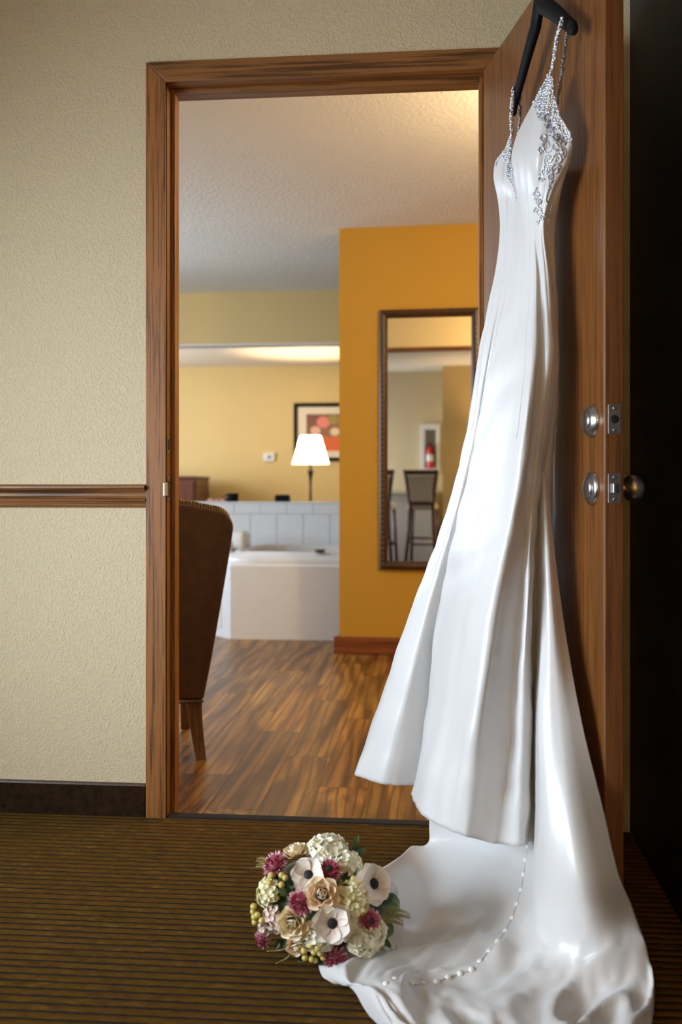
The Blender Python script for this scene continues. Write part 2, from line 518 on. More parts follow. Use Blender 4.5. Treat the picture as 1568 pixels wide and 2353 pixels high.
for (y0, y1, lip) in ((1000, 1044, 0), (1096, 1153, 1)):
    za, zb = UY(388, y1, YC + .02).z, UY(388, y0, YC + .02).z
    sp = box('strike_plate', (XJ - .001, YC + 0.014, za), (XJ + 0.0018, YC + 0.036, zb), 'chrome', tr, 0.0006)
    box('strike_hole', (XJ + 0.0010, YC + 0.018, za + .012), (XJ + 0.0024, YC + 0.030, zb - .012), 'hole', sp, 0.0003)
    for zz in (za + .006, zb - .006):
        v, f = lathe_data([(0.0025, 0), (0.002, 0.0012)], 10, Matrix.Translation((XJ + .0016, YC + .025, zz)) @ Matrix.Rotation(math.pi / 2, 4, 'Y')); mk('screw', v, f, 'chrome_dark', sp, True)
    if lip:
        zm = (za + zb) / 2
        pts = [(XJ + .002, YC + .022, zm), (XJ + .002, YC + .004, zm), (XJ - .003, YC - .003, zm), (XJ - .008, YC - .004, zm)]
        prism('strike_lip', [(XJ - .006, YC - .0035), (XJ - .0005, YC - .0035), (XJ + .003, YC + .004), (XJ + .003, YC + .016), (XJ + .001, YC + .016), (XJ + .001, YC + .004), (XJ - .0015, YC - .0008), (XJ - .006, YC - .0008)], 'Z', zm - .018, zm + .018, 'chrome', sp, 0.0004)

# chair rail and base on the near wall
zt_, zb_ = UY(180, 1113, YW).z, UY(180, 1166, YW).z
hgt = zt_ - zb_
pr = [(0, 0), (.006, 0), (.009, .04), (.014, .10), (.015, .17), (.012, .22), (.011, .25), (.017, .29), (.018, .36), (.013, .42), (.010, .50), (.010, .60), (.014, .68), (.022, .76), (.027, .84), (.027, .91), (.022, .95), (.014, .97), (.012, 1.0), (0, 1.0)]
prism('trim_3', [(YW - a, zb_ + b * hgt) for a, b in pr], 'X', -2.45, XO0 - 0.001, 'oak_h'); struct(bpy.data.objects['trim_3'])
zb1 = UY(300, 1802, YW - .01).z
box('baseboard_front', (-2.45, YW - 0.012, -0.004), (XO0 - 0.002, YW, zb1), 'rubber', None, 0.003); struct(bpy.data.objects['baseboard_front'])
prism('baseboard_cap', [(YW - .014, zb1 - .004), (YW - .012, zb1), (YW - .003, zb1 + .002), (YW - .003, zb1 - .004)], 'X', -2.45, XO0 - .002, 'frame_dark', bpy.data.objects['baseboard_front'])

# ------------------------------------------------------------------ the open door
HX = C(.397, 2.749, 0)
H0 = Vector((XH - 0.002, YC + 0.004, 0))
N0 = C((1391 - CXP) / FPX * 1.905, 1.905, 0)
DD = (N0 - H0); DL = DD.length; DD.normalize()       # from hinge to free edge
DN = Vector((DD.y, -DD.x, 0))                       # away from the visible face?
if DN.x < 0: DN = -DN                               # towards the right, into the leaf
DT = 0.038
DZ0, DZ1 = 0.014, UY(1114, 160, YC).z
def dpt(s, n, z): return H0 + DD * s + DN * n + Vector((0, 0, z))
DM = Matrix(((DD.x, DN.x, 0, H0.x), (DD.y, DN.y, 0, H0.y), (0, 0, 1, 0), (0, 0, 0, 1)))   # local (s, n, z)
door = empty('door_1', H0); struct(door)
box('panel', (0, 0.0002, DZ0), (DL - .006, DT - .0002, DZ1), 'veneer', door, 0.001, 1, DM)
box('latch_edge', (DL - .006, 0, DZ0), (DL, DT, DZ1), 'veneer_edge', door, 0.0018, 2, DM)
def dlathe(name, prof, s, z, n0, sgn, mat, parent, seg=32):
    # axis along +-DN, starting on the face
    ax = DN * sgn
    q = ax.to_track_quat('Z', 'Y').to_matrix().to_4x4()
    Mx = Matrix.Translation(dpt(s, n0, z)) @ q
    return lathe(name, prof, mat, parent, Mx, seg)
S_K = DL - 0.062
zdb = UY(0, 0, 1) and 0
def door_z(px, py, s):
    p = dpt(s, 0, 0); d = (p - CAM).dot(VF); return CAMZ + (HZ - py) / FPX * d
ZK = door_z(1357, 1122, S_K); ZD = door_z(1357, 968, S_K)
db = dlathe('deadbolt_rose', [(.001, 0), (.0335, 0), (.0335, .002), (.031, .006), (.026, .011), (.0235, .013), (.001, .013)], S_K, ZD, 0, -1, 'chrome', door)
dlathe('deadbolt_face', [(.001, 0), (.021, 0), (.020, .003), (.001, .0035)], S_K, ZD, -.013, -1, 'chrome', db)
kb = dlathe('knob_rose', [(.001, 0), (.034, 0), (.034, .003), (.031, .007), (.025, .009), (.001, .009)], S_K, ZK, 0, -1, 'chrome', door)
dlathe('inner_knob', [(.001, 0), (.0215, 0), (.0215, .002), (.020, .0045), (.012, .0055), (.001, .0058)], S_K, ZK, -.009, -1, 'chrome', kb)
k2 = dlathe('outer_rose', [(.001, 0), (.033, 0), (.031, .006), (.016, .009), (.012, .010)], S_K, ZK, DT, 1, 'brass', door)
dlathe('outer_knob', [(.001, 0), (.011, 0), (.0105, .014), (.015, .020), (.024, .027), (.0275, .037), (.0265, .047), (.020, .056), (.010, .060), (.001, .061)], S_K, ZK, DT + .008, 1, 'brass', k2)
# plates on the free edge
for z, kind in ((ZD, 0), (ZK, 1)):
    pl = box('latch_plate', (DL - .002, .006, z - .0285), (DL + .0012, DT - .006, z + .0285), 'chrome_dark', door, 0.0011 if kind else .0012, 2, DM)
    if kind == 0:
        q = DD.to_track_quat('Z', 'Y').to_matrix().to_4x4()
        lathe('bolt_end', [(.0005, 0), (.0085, 0), (.0085, .0012), (.0075, .0016), (.0005, .0016)], 'hole', pl, Matrix.Translation(dpt(DL + .0004, DT / 2, z)) @ q, 20)
    else:
        prism('latch_bolt', [(DL, .011), (DL + .010, .013), (DL + .010, .017), (DL + .003, .0275), (DL, .0275)], 'Z', z - .009, z + .009, 'chrome', pl, .0006, False, DM)
    for dz in (-.021, .021):
        q = DD.to_track_quat('Z', 'Y').to_matrix().to_4x4()
        lathe('screw', [(.0005, 0), (.004, 0), (.0035, .001), (.0005, .0008)], 'chrome', pl, Matrix.Translation(dpt(DL + .001, DT / 2, z + dz)) @ q, 12)
for hz in (0.22, 1.05, 1.88):
    lathe('hinge', [(.0005, -.045), (.006, -.045), (.006, .045), (.0005, .045)], 'chrome_dark', door, Matrix.Translation(H0 + DN * (DT + .012) + DD * 0.012 + Vector((0, 0, hz))), 12)

# ------------------------------------------------------------------ middle room
struct(blocks('ceiling_middle_room', [((-3.3, YB, CH), (3.2, 7.5, CH + .1))], 'ceil'))
struct(blocks('wall_middle_left', [((-3.25, YB, 0), (-3.15, 4.4, CH)), ((-3.25, 6.2, 0), (-3.15, 7.5, CH)), ((-3.25, 4.4, 0), (-3.15, 6.2, .65)), ((-3.25, 4.4, 2.05), (-3.15, 6.2, CH))], 'wall_pale'))
struct(blocks('wall_middle_right', [((3.0, YB, 0), (3.1, 7.5, CH))], 'wall_pale'))
win2 = empty('window_2', (-3.2, 5.3, .65)); struct(win2)
for nm, lo, hi in (('frame_rail', (-3.23, 4.4, .65), (-3.18, 6.2, .69)), ('frame_rail', (-3.23, 4.4, 2.01), (-3.18, 6.2, 2.05)), ('frame_stile', (-3.23, 4.4, .65), (-3.18, 4.44, 2.05)), ('frame_stile', (-3.23, 6.16, .65), (-3.18, 6.2, 2.05))):
    box(nm, lo, hi, 'white', win2, .004)
# ochre partition (turned a little) with base and mirror
MA = math.radians(-2.7)
PC = UZ(768, 1502, 0)                       # its left corner at the floor
RP = Matrix.Translation(PC) @ Matrix.Rotation(MA, 4, 'Z')
part = mk('wall_partition', *(lambda b: ([RP @ Vector(p) for p in b], [(0, 3, 2, 1), (4, 5, 6, 7), (0, 1, 5, 4), (1, 2, 6, 5), (2, 3, 7, 6), (3, 0, 4, 7)]))([(0.03, 0, 0), (3.4, 0, 0), (3.4, .14, 0), (.03, .14, 0), (.03, 0, CH), (3.4, 0, CH), (3.4, .14, CH), (.03, .14, CH)]), 'wall_ochre')
struct(part)
bbp = box('baseboard_partition', (0, -.014, 0), (3.3, .0, .1), 'basewood', None, .003, 2, RP); struct(bbp)
box('end_return', (0.015, 0.0, 0), (.03, .14, .1), 'basewood', bbp, .002, 2, RP)

# wall mirror, hung on the partition
PINV = RP.inverted()
def on_part(px, py, off=0.0):
    r = PINV.to_3x3() @ ray(px, py); o = PINV @ CAM
    t_ = (off - o.y) / r.y; return o + r * t_
a_, b_ = on_part(873, 714), on_part(1103, 1310)
mx0, mx1, mz1, mz0 = a_.x, b_.x, a_.z, b_.z
mir = empty('wall_mirror', RP @ Vector(((mx0 + mx1) / 2, 0, mz0)), 'tall wall mirror in a dark carved wooden frame on the ochre wall', 'mirror')
FWD = 0.046
box('mirror_glass', (mx0 + FWD - .004, -.012, mz0 + FWD - .004), (mx1 - FWD + .004, -.006, mz1 - FWD + .004), 'mirror', mir, 0, 2, RP)
fp = [(0, -.004), (0, -.022), (.008, -.030), (.020, -.032), (.034, -.026), (.046, -.016), (.046, -.004)]
def frame_side(name, horiz, x0, x1, z0, z1, flip, parent, mat='frame_dark', prof=fp, R=RP, width=FWD):
    vs, fs = [], []
    n = len(prof)
    for end in (0, 1):
        for (d_, y_) in prof:
            if not horiz:
                xx = (x0 + d_) if not flip else (x1 - d_)
                zz = (z0 + d_) if end == 0 else (z1 - d_)
            else:
                zz = (z0 + d_) if not flip else (z1 - d_)
                xx = (x0 + d_) if end == 0 else (x1 - d_)
            vs.append(R @ Vector((xx, y_, zz)))
    for i in range(n):
        fs.append((i, (i + 1) % n, n + (i + 1) % n, n + i))
    fs.append(tuple(range(n))); fs.append(tuple(range(n, 2 * n))[::-1])
    return mk(name, vs, fs, mat, parent)
sides = [frame_side('frame_side', False, mx0, mx1, mz0, mz1, False, mir), frame_side('frame_side', False, mx0, mx1, mz0, mz1, True, mir),
         frame_side('frame_side', True, mx0, mx1, mz0, mz1, False, mir), frame_side('frame_side', True, mx0, mx1, mz0, mz1, True, mir)]
bdm = mesh_of('bead', ball((0, 0, 0), .0085, ICO1), 'bead_frame')
for si, (xx, s_) in enumerate(((mx0 + .021, sides[0]), (mx1 - .021, sides[1]))):
    nb = 48
    for k in range(nb):
        zz = mz0 + .03 + (mz1 - mz0 - .06) * k / (nb - 1)
        inst('bead', bdm, s_, Matrix.Translation(RP @ Vector((xx, -.031, zz))) @ Matrix.Diagonal((1, .6, 1, 1)))

# half wall behind the bath, with tiles; header above; bedroom beyond
YH = 7.30
ZH = UY(600, 1153, YH).z
HW = blocks('wall_half', [((-3.1, YH, 0), (2.9, YH + .14, ZH - .012))], 'grout'); struct(HW)
box('ledge', (-3.1, YH - .012, ZH - .012), (2.9, YH + .15, ZH), 'tile', HW, .003)
def Xh(px): return UY(px, 1180, YH).x
tw = (Xh(721) - Xh(539)) / 3
zr1 = UY(600, 1181, YH).z; th = .30
tm = {}
def tile(x0, x1, z0, z1):
    key = (round(x1 - x0, 4), round(z1 - z0, 4))
    if key not in tm:
        bm = bmesh.new(); bmesh.ops.create_cube(bm, size=1)
        for v_ in bm.verts: v_.co = Vector((v_.co.x * key[0], v_.co.y * .010, v_.co.z * key[1]))
        bmesh.ops.bevel(bm, geom=bm.edges[:], offset=.0012, segments=1, affect='EDGES')
        me = bpy.data.meshes.new('tile'); bm.to_mesh(me); bm.free(); me.materials.append(M['tile']); tm[key] = me
    inst('tile', tm[key], HW, Matrix.Translation(((x0 + x1) / 2, YH - .003, (z0 + z1) / 2)))
g = .0018
for k in range(-6, 8):
    xa = Xh(539) + k * tw
    if -2.6 < xa < 0.3: tile(xa + g, xa + tw - g, zr1 + g, ZH - .014)
    xb = Xh(576) + k * tw
    if -2.6 < xb < 0.3:
        tile(xb + g, xb + tw - g, zr1 - th + g, zr1 - g)
ZHD = UY(600, 789, YH).z
hdw = blocks('wall_header', [((-3.2, YH, ZHD), (3.0, YH + .14, CH))], 'wall_pale'); struct(hdw)
box('edge_trim', (-3.2, YH - .004, ZHD - .012), (3.0, YH + .144, ZHD), 'white', hdw, .002)

YF = 11.75
struct(blocks('wall_bedroom', [((-4.5, YF, 0), (3.0, YF + .1, CH))], 'wall_pale'))
struct(blocks('wall_bedroom_left', [((-4.5, YH + .14, 0), (-4.4, 8.7, CH)), ((-4.5, 10.5, 0), (-4.4, YF, CH)), ((-4.5, 8.7, 0), (-4.4, 10.5, .7)), ((-4.5, 8.7, 2.1), (-4.4, 10.5, CH))], 'wall_pale'))
struct(blocks('wall_bedroom_right', [((2.9, YH + .14, 0), (3.0, YF, CH))], 'wall_pale'))
struct(blocks('wall_bedroom_near', [((-4.5, YH, 0), (-3.1, YH + .14, CH))], 'wall_pale'))
struct(blocks('ceiling_bedroom', [((-4.6, YH + .14, CH), (3.1, YF + .1, CH + .1))], 'ceil'))
struct(blocks('floor_bedroom', [((-4.6, YH + .14, -.1), (3.1, YF + .1, 0))], 'carpet'))

#TAIL
# ================================================================== MIDDLE ROOM THINGS
# ---- ceiling lamp of the middle room, above and right of the doorway
cl_ = empty('ceiling_lamp', (.72, 3.55, CH), 'frosted glass ceiling lamp of the middle room', 'lamp')
t = NT('frosted_glass_lit'); t.set(Roughness=.5, Base_Color=(.9, .85, .75)); t.b.inputs['Emission Color'].default_value = (1, .70, .36, 1); t.b.inputs['Emission Strength'].default_value = 6; M['frost'] = t.m
lathe('glass_bowl', [(.002, -.15), (.06, -.145), (.12, -.12), (.155, -.08), (.16, -.055), (.155, -.05)], 'frost', cl_, Matrix.Translation((.72, 3.55, CH)))
lathe('ceiling_plate', [(.002, -.03), (.05, -.03), (.06, -.012), (.06, -.001), (.002, -.001)], 'chrome', cl_, Matrix.Translation((.72, 3.55, CH)))
cp = bpy.data.lights.new('ceiling_lamp_light', 'POINT'); cp.energy = 62; cp.color = (1, .72, .40); cp.shadow_soft_size = .12
co = bpy.data.objects.new('ceiling_lamp_light', cp); COL.objects.link(co); co.location = (.72, 3.55, CH - .33)
# ---- corner bath
YT = UZ(650, 1470, 0).y
TX0 = UZ(530, 1468, 0).x
ztop = UY(650, 1297, YT).z
zlip = UY(650, 1283, YT).z
tub = empty('bathtub', (TX0 + .6, YT + .5, 0), 'white corner whirlpool bath with angled panelled apron below the tiled ledge', 'bathtub')
FA = .34
def outline(i):
    """bath footprint inset by i, from the front right round to the back right"""
    k = i * 0.414
    return [(TX0 + 1.6 - i, YT + i), (TX0 + k, YT + i), (TX0 - FA + i, YT + FA + k), (TX0 - FA + i, YH - .02 - i), (TX0 + 1.6 - i, YH - .02 - i)]
def ring_loft(name, rings, mat, parent, cap=False, smooth=False):
    vs, fs = [], []; n = len(rings[0])
    for r in rings: vs += [Vector(p) for p in r]
    for i in range(len(rings) - 1):
        for k in range(n):
            k2 = (k + 1) % n; fs.append((i * n + k, (i + 1) * n + k, (i + 1) * n + k2, i * n + k2))
    if cap: fs.append(tuple(range((len(rings) - 1) * n, len(rings) * n)))
    return mk(name, vs, fs, mat, parent, smooth)
def R3(i, z): return [(x_, y_, z) for x_, y_ in outline(i)]
ring_loft('apron', [R3(0, 0), R3(0, ztop - .012), R3(.006, ztop - .002), R3(.022, ztop), R3(.032, ztop + .004), R3(.034, zlip - .02)], 'acrylic', tub)
NB = 48
bc = Vector((TX0 + .62, (YT + YH) / 2 + .02, 0)); brx, bry = .72, .52
def oval(k, z, wav=0.0):
    o_ = []
    for q in range(NB):
        a = 2 * math.pi * q / NB
        ca, sa = math.cos(a), math.sin(a)
        ex = .75
        o_.append((bc.x + brx * k * math.copysign(abs(ca) ** ex, ca), bc.y + bry * k * math.copysign(abs(sa) ** ex, sa), z + wav * math.sin(3 * a + 1.0)))
    return o_
def resample(poly, z):
    # outline hit by rays from the basin centre so that deck and basin join up
    o_ = []
    for q in range(NB):
        a = 2 * math.pi * q / NB; d_ = Vector((math.cos(a), math.sin(a)))
        best = None
        for i in range(len(poly)):
            p_, r_ = Vector(poly[i]), Vector(poly[(i + 1) % len(poly)]); e_ = r_ - p_
            den = d_.x * e_.y - d_.y * e_.x
            if abs(den) < 1e-9: continue
            w_ = p_ - bc.xy; t_ = (w_.x * e_.y - w_.y * e_.x) / den; u_ = (w_.x * d_.y - w_.y * d_.x) / den
            if t_ > 0 and -1e-6 <= u_ <= 1 + 1e-6 and (best is None or t_ < best): best = t_
        o_.append((bc.x + d_.x * best, bc.y + d_.y * best, z))
    return o_
ring_loft('deck', [resample(outline(.030), zlip - .03), resample(outline(.026), zlip - .006), resample(outline(.034), zlip), oval(1.0, zlip + .004, .006), oval(.97, zlip + .022, .008), oval(.93, zlip + .022, .008), oval(.89, zlip, .006), oval(.8, zlip - .18), oval(.7, zlip - .34)], 'acrylic', tub, True, True)
# access panel on the angled side
A_ = Vector((TX0 - FA, YT + FA, 0)); B_ = Vector((TX0, YT, 0)); ab = (B_ - A_).normalized(); nb_ = Vector((ab.y, -ab.x, 0))
if nb_.y > 0: nb_ = -nb_
RA = Matrix(((ab.x, -nb_.x, 0, A_.x), (ab.y, -nb_.y, 0, A_.y), (0, 0, 1, 0), (0, 0, 0, 1)))
box('access_panel', (.05, -.006, .06), ((B_ - A_).length - .10, .004, ztop - .05), 'acrylic', tub, .003, 2, RA)
# moulded head rest and tap
hr = UY(535, 1250, YT + .75)
box('head_rest', (hr.x - .30, YT + .70, zlip), (UY(568, 1250, YT + .75).x, YT + .92, UY(540, 1219, YT + .8).z), 'acrylic', tub, .045, 4)
fx = UY(528, 1262, YT + .62)
tp = tube('spout', [(fx.x - .10, YT + .60, zlip), (fx.x - .10, YT + .60, zlip + .06), (fx.x - .05, YT + .59, zlip + .085), (fx.x + .01, YT + .58, zlip + .075), (fx.x + .02, YT + .58, zlip + .05)], .014, 'chrome', tub, 12)
lathe('tap_handle', [(.001, 0), (.024, 0), (.026, .02), (.02, .045), (.001, .05)], 'chrome', tub, Matrix.Translation((fx.x - .02, YT + .70, zlip)), 20)
# round wooden soap dish on the rim
sd = UY(736, 1275, YT + .16)
SD = lathe('soap_dish', [(.002, 0), (.026, 0), (.036, .010), (.038, .016), (.034, .017), (.024, .010), (.002, .009)], 'legwood', None, Matrix.Translation((sd.x, bc.y - bry * .97, zlip + .030)))
tag(SD, 'small round brown dish on the white rim of the bath', 'dish')

# ---- things on the tiled ledge
def on_ledge(px): return UY(px, 1152, YH + .05).x
c_ = Vector((on_ledge(534), YH + .06, ZH))
cup = empty('black_cup', c_, 'squat black cup on the tiled ledge, nearer the leather chair', 'cup')
lathe('bowl', [(.002, 0), (.036, 0), (.043, .006), (.045, .062), (.042, .062), (.040, .010), (.002, .008)], 'black', cup, Matrix.Translation(c_))
tube('handle', [c_ + Vector((-.043, 0, .05)), c_ + Vector((-.066, 0, .048)), c_ + Vector((-.068, 0, .024)), c_ + Vector((-.043, 0, .016))], .005, 'black', cup)
x0_, x1_ = on_ledge(633), on_ledge(665)
cl = empty('small_black_box', ((x0_ + x1_) / 2, YH + .06, ZH), 'low black box with a rounded lid on the tiled ledge, beside the lamp', 'box')
box('body', (x0_, YH + .02, ZH), (x1_, YH + .10, ZH + .042), 'black', cl, .005)
box('lid', (x0_ + .004, YH + .024, ZH + .042), (x1_ - .004, YH + .096, ZH + .051), 'black', cl, .003)
lathe('lid_knob', [(.001, 0), (.007, 0), (.009, .006), (.001, .011)], 'brass', cl, Matrix.Translation(((x0_ + x1_) / 2, YH + .06, ZH + .051)), 12)
for k, (px, ww, lab) in enumerate(((484, .05, 'flat pinkish packet on the tiled ledge, farthest from the black cup'), (499, .045, 'pinkish packet lying in the middle of three on the tiled ledge'), (512, .04, 'small pinkish packet on the tiled ledge, next to the black cup'))):
    x_ = on_ledge(px)
    pk = prism('soap_packet', [(x_ - ww / 2, ZH), (x_ + ww / 2, ZH), (x_ + ww / 2 - .004, ZH + .016 + .004 * k), (x_, ZH + .024), (x_ - ww / 2 + .004, ZH + .016)], 'Y', YH + .03, YH + .09, 'pinkcard', None, .003)
    tag(pk, lab, 'packet', 'packets on the ledge')

# ---- wing chair seen from behind
chx0 = U(530, 1200, 3.36)                  # top right edge
chx1 = U(468, 1600, 3.40)                  # bottom right edge
yb_t, yb_b = chx0.y, chx1.y
cxm = chx0.x - .285
hw_t, hw_b = .285, chx1.x - cxm
z_t, z_b = U(470, 1158, 3.36).z, U(440, 1608, 3.40).z
ch = empty('dining_chair', (cxm, yb_b + .3, 0), 'tall brown leather-backed dining chair with striped front fabric, half hidden by the door frame', 'chair')
def back_shell(name, grow, y0, y1, mat, dz=0.0):
    ol = []
    rc = .06
    zt2 = z_t + dz
    ol += [(-hw_b - grow, z_b), (hw_b + grow, z_b)]
    for k in range(1, 8):
        tt = k / 8; ol.append((hw_b + grow + (hw_t - hw_b) * (tt ** .92), z_b + (zt2 - rc - .03 - z_b) * tt))
    for k in range(7):
        a = math.pi / 2 * k / 6; ol.append((hw_t + grow - rc + rc * math.cos(a), zt2 - rc - .022 + rc * math.sin(a)))
    for k in range(1, 6):
        tt = k / 6; ol.append(((hw_t + grow - rc) * (1 - 2 * tt), zt2 - .022 + .030 * math.sin(math.pi * tt)))
    for k in range(7):
        a = math.pi / 2 + math.pi / 2 * k / 6; ol.append((-hw_t - grow + rc + rc * math.cos(a), zt2 - rc - .022 + rc * math.sin(a)))
    for k in range(7, 0, -1):
        tt = k / 8; ol.append((-hw_b - grow - (hw_t - hw_b) * (tt ** .92), z_b + (zt2 - rc - .03 - z_b) * tt))
    bm = bmesh.new()
    def yy(z): return yb_b + (yb_t - yb_b) * (z - z_b) / (z_t - z_b)
    A = [bm.verts.new((cxm + p[0], yy(p[1]) + y0, p[1])) for p in ol]; B = [bm.verts.new((cxm + p[0], yy(p[1]) + y1, p[1])) for p in ol]
    bm.faces.new(A[::-1]); bm.faces.new(B)
    for i in range(len(ol)): bm.faces.new((A[i], A[(i + 1) % len(ol)], B[(i + 1) % len(ol)], B[i]))
    bmesh.ops.recalc_face_normals(bm, faces=bm.faces)
    bmesh.ops.bevel(bm, geom=bm.edges[:], offset=.008, segments=2, affect='EDGES', profile=.5, clamp_overlap=True)
    return bm_obj(name, bm, mat, ch, False)
bk = back_shell('back_panel', 0.0, 0, .035, 'leather')
back_shell('back_cushion', -.004, .036, .12, 'brocade', .016)
tube('bottom_piping', [(cxm - hw_b, yb_b - .002, z_b - .004), (cxm + hw_b, yb_b - .002, z_b - .004)], .005, 'leather', ch)
box('seat', (cxm - hw_b + .01, yb_b + .09, z_b - .005), (cxm + hw_b - .01, yb_b + .52, z_b + .22), 'brocade', ch, .03, 3)
nlm = mesh_of('nailhead', ball((0, 0, 0), .0048, ICO1), 'nail')
for k in range(26):
    xx = cxm - hw_b + .008 + (2 * hw_b - .016) * k / 25
    inst('nailhead', nlm, bk, Matrix.Translation((xx, yb_b - .001, z_b + .010)) @ Matrix.Diagonal((1, .6, 1, 1)))
for k in range(40):
    tt = -1 + 2 * k / 39; xx = cxm + tt * (hw_t - .05)
    zz = z_t - .022 + .030 * math.sin(math.pi * (tt + 1) / 2) + .010
    inst('nailhead', nlm, bk, Matrix.Translation((xx, yb_t + .030, zz)) @ Matrix.Diagonal((1, 1, .7, 1)))
lf = U(463, 1745, 3.40); lt = U(445, 1618, 3.40)
def sabre(name, x_t, x_b, y_t, y_b, w_t, w_b, zt2):
    rings = []
    for k in range(9):
        tt = k / 8; z = zt2 * (1 - tt)
        cx_ = x_t + (x_b - x_t) * tt ** 1.5; cy_ = y_t + (y_b - y_t) * tt ** 1.6; ww = w_t + (w_b - w_t) * tt
        rings.append([(cx_ - ww / 2, cy_ - ww / 2, z), (cx_ + ww / 2, cy_ - ww / 2, z), (cx_ + ww / 2, cy_ + ww / 2, z), (cx_ - ww / 2, cy_ + ww / 2, z)])
    o_ = ring_loft(name, rings, 'legwood', ch, True); return o_
for s_ in (-1, 1):
    dx = (lt.x - cxm); 
    xt_, xb_ = cxm + s_ * (lt.x - cxm + .004), cxm + s_ * (lf.x - cxm)
    sabre('leg', xt_, xb_, yb_b + .045, yb_b + .02, .052, .034, z_b)
    sabre('leg', cxm + s_ * (hw_b - .04), cxm + s_ * (hw_b - .04), yb_b + .47, yb_b + .48, .046, .034, z_b)
pv = Vector((chx1.x, yb_b, 0)); Rz = Matrix.Translation(pv) @ Matrix.Rotation(math.radians(17), 4, 'Z') @ Matrix.Translation(-pv)
ch.matrix_basis = Rz @ ch.matrix_basis

# ================================================================== BEDROOM THINGS
lp = U(714, 1100, 10.6); LZ = .74
dr = empty('dresser', (lp.x, lp.y + .05, 0), 'low dark dresser in the far room carrying the lit lamp', 'dresser')
box('body', (lp.x - .6, lp.y - .22, .05), (lp.x + .6, lp.y + .28, .71), 'cherry', dr, .004)
box('plinth', (lp.x - .58, lp.y - .20, 0), (lp.x + .58, lp.y + .26, .05), 'cherry', dr)
box('top', (lp.x - .63, lp.y - .25, .71), (lp.x + .63, lp.y + .30, .74), 'cherry', dr, .004)
for i in range(2):
    for j in range(2):
        d_ = box('drawer', (lp.x - .58 + i * .59, lp.y - .235, .09 + j * .31), (lp.x - .01 + i * .59, lp.y - .22, .37 + j * .31), 'cherry', dr, .004)
        lathe('knob', [(.001, 0), (.012, 0), (.014, .012), (.001, .02)], 'brass', d_, Matrix.Translation((lp.x - .295 + i * .59, lp.y - .235, .23 + j * .31)) @ Matrix.Rotation(math.pi / 2, 4, 'X'), 12)
lam = empty('table_lamp', (lp.x, lp.y, LZ), 'lit table lamp with pleated white shade and slender dark stem', 'lamp')
zs0, zs1 = U(714, 1066, 10.6).z, U(714, 1002, 10.6).z
r0, r1 = 42 * 10.6 / FPX, 23 * 10.6 / FPX
lathe('stem', [(.001, 0), (.085, 0), (.08, .012), (.03, .025), (.014, .06), (.011, .2), (.016, zs0 - LZ - .15), (.030, zs0 - LZ - .09), (.034, zs0 - LZ - .07), (.012, zs0 - LZ - .05), (.020, zs0 - LZ - .03), (.009, zs0 - LZ - .01), (.009, zs0 - LZ + .08), (.001, zs0 - LZ + .082)], 'black', lam, Matrix.Translation((lp.x, lp.y, LZ)))
t = NT('lamp_shade'); t.set(Roughness=0.8); 
for nn in list(t.t.nodes):
    if nn.type != 'OUTPUT_MATERIAL': t.t.nodes.remove(nn)
outn = [n_ for n_ in t.t.nodes][0]
dfn = t.n('ShaderNodeBsdfDiffuse'); trn = t.n('ShaderNodeBsdfTranslucent'); mxn = t.n('ShaderNodeMixShader')
dfn.inputs[0].default_value = (.9, .85, .7, 1); trn.inputs[0].default_value = (.95, .85, .62, 1); mxn.inputs[0].default_value = .6
t.l(dfn.outputs[0], mxn.inputs[1]); t.l(trn.outputs[0], mxn.inputs[2]); t.l(mxn.outputs[0], outn.inputs[0]); M['shade'] = t.m
ns = 72; vs, fs = [], []
for i in range(5):
    tt = i / 4; z = zs0 + (zs1 - zs0) * tt; r = r0 + (r1 - r0) * tt ** .9
    for k in range(ns):
        a = 2 * math.pi * k / ns; rr = r * (1 + .015 * (1 if k % 2 else -1)); vs.append((lp.x + rr * math.cos(a), lp.y + rr * math.sin(a), z))
for i in range(4):
    for k in range(ns): fs.append((i * ns + k, i * ns + (k + 1) % ns, (i + 1) * ns + (k + 1) % ns, (i + 1) * ns + k))
mk('lamp_shade', vs, fs, 'shade', lam)
t = NT('lit_bulb'); t.set(Roughness=.5); t.b.inputs['Emission Color'].default_value = (1, .78, .45, 1); t.b.inputs['Emission Strength'].default_value = 30; M['bulb'] = t.m
zb_l = zs0 + .11
mk('bulb', *ball((lp.x, lp.y, zb_l), .03, ICO2), 'bulb', lam, True)
pl_ = bpy.data.lights.new('bulb_light', 'POINT'); pl_.energy = 120; pl_.color = (1, .74, .42); pl_.shadow_soft_size = .035
po = bpy.data.objects.new('bulb_light', pl_); COL.objects.link(po); po.location = (lp.x, lp.y, zb_l + .045)

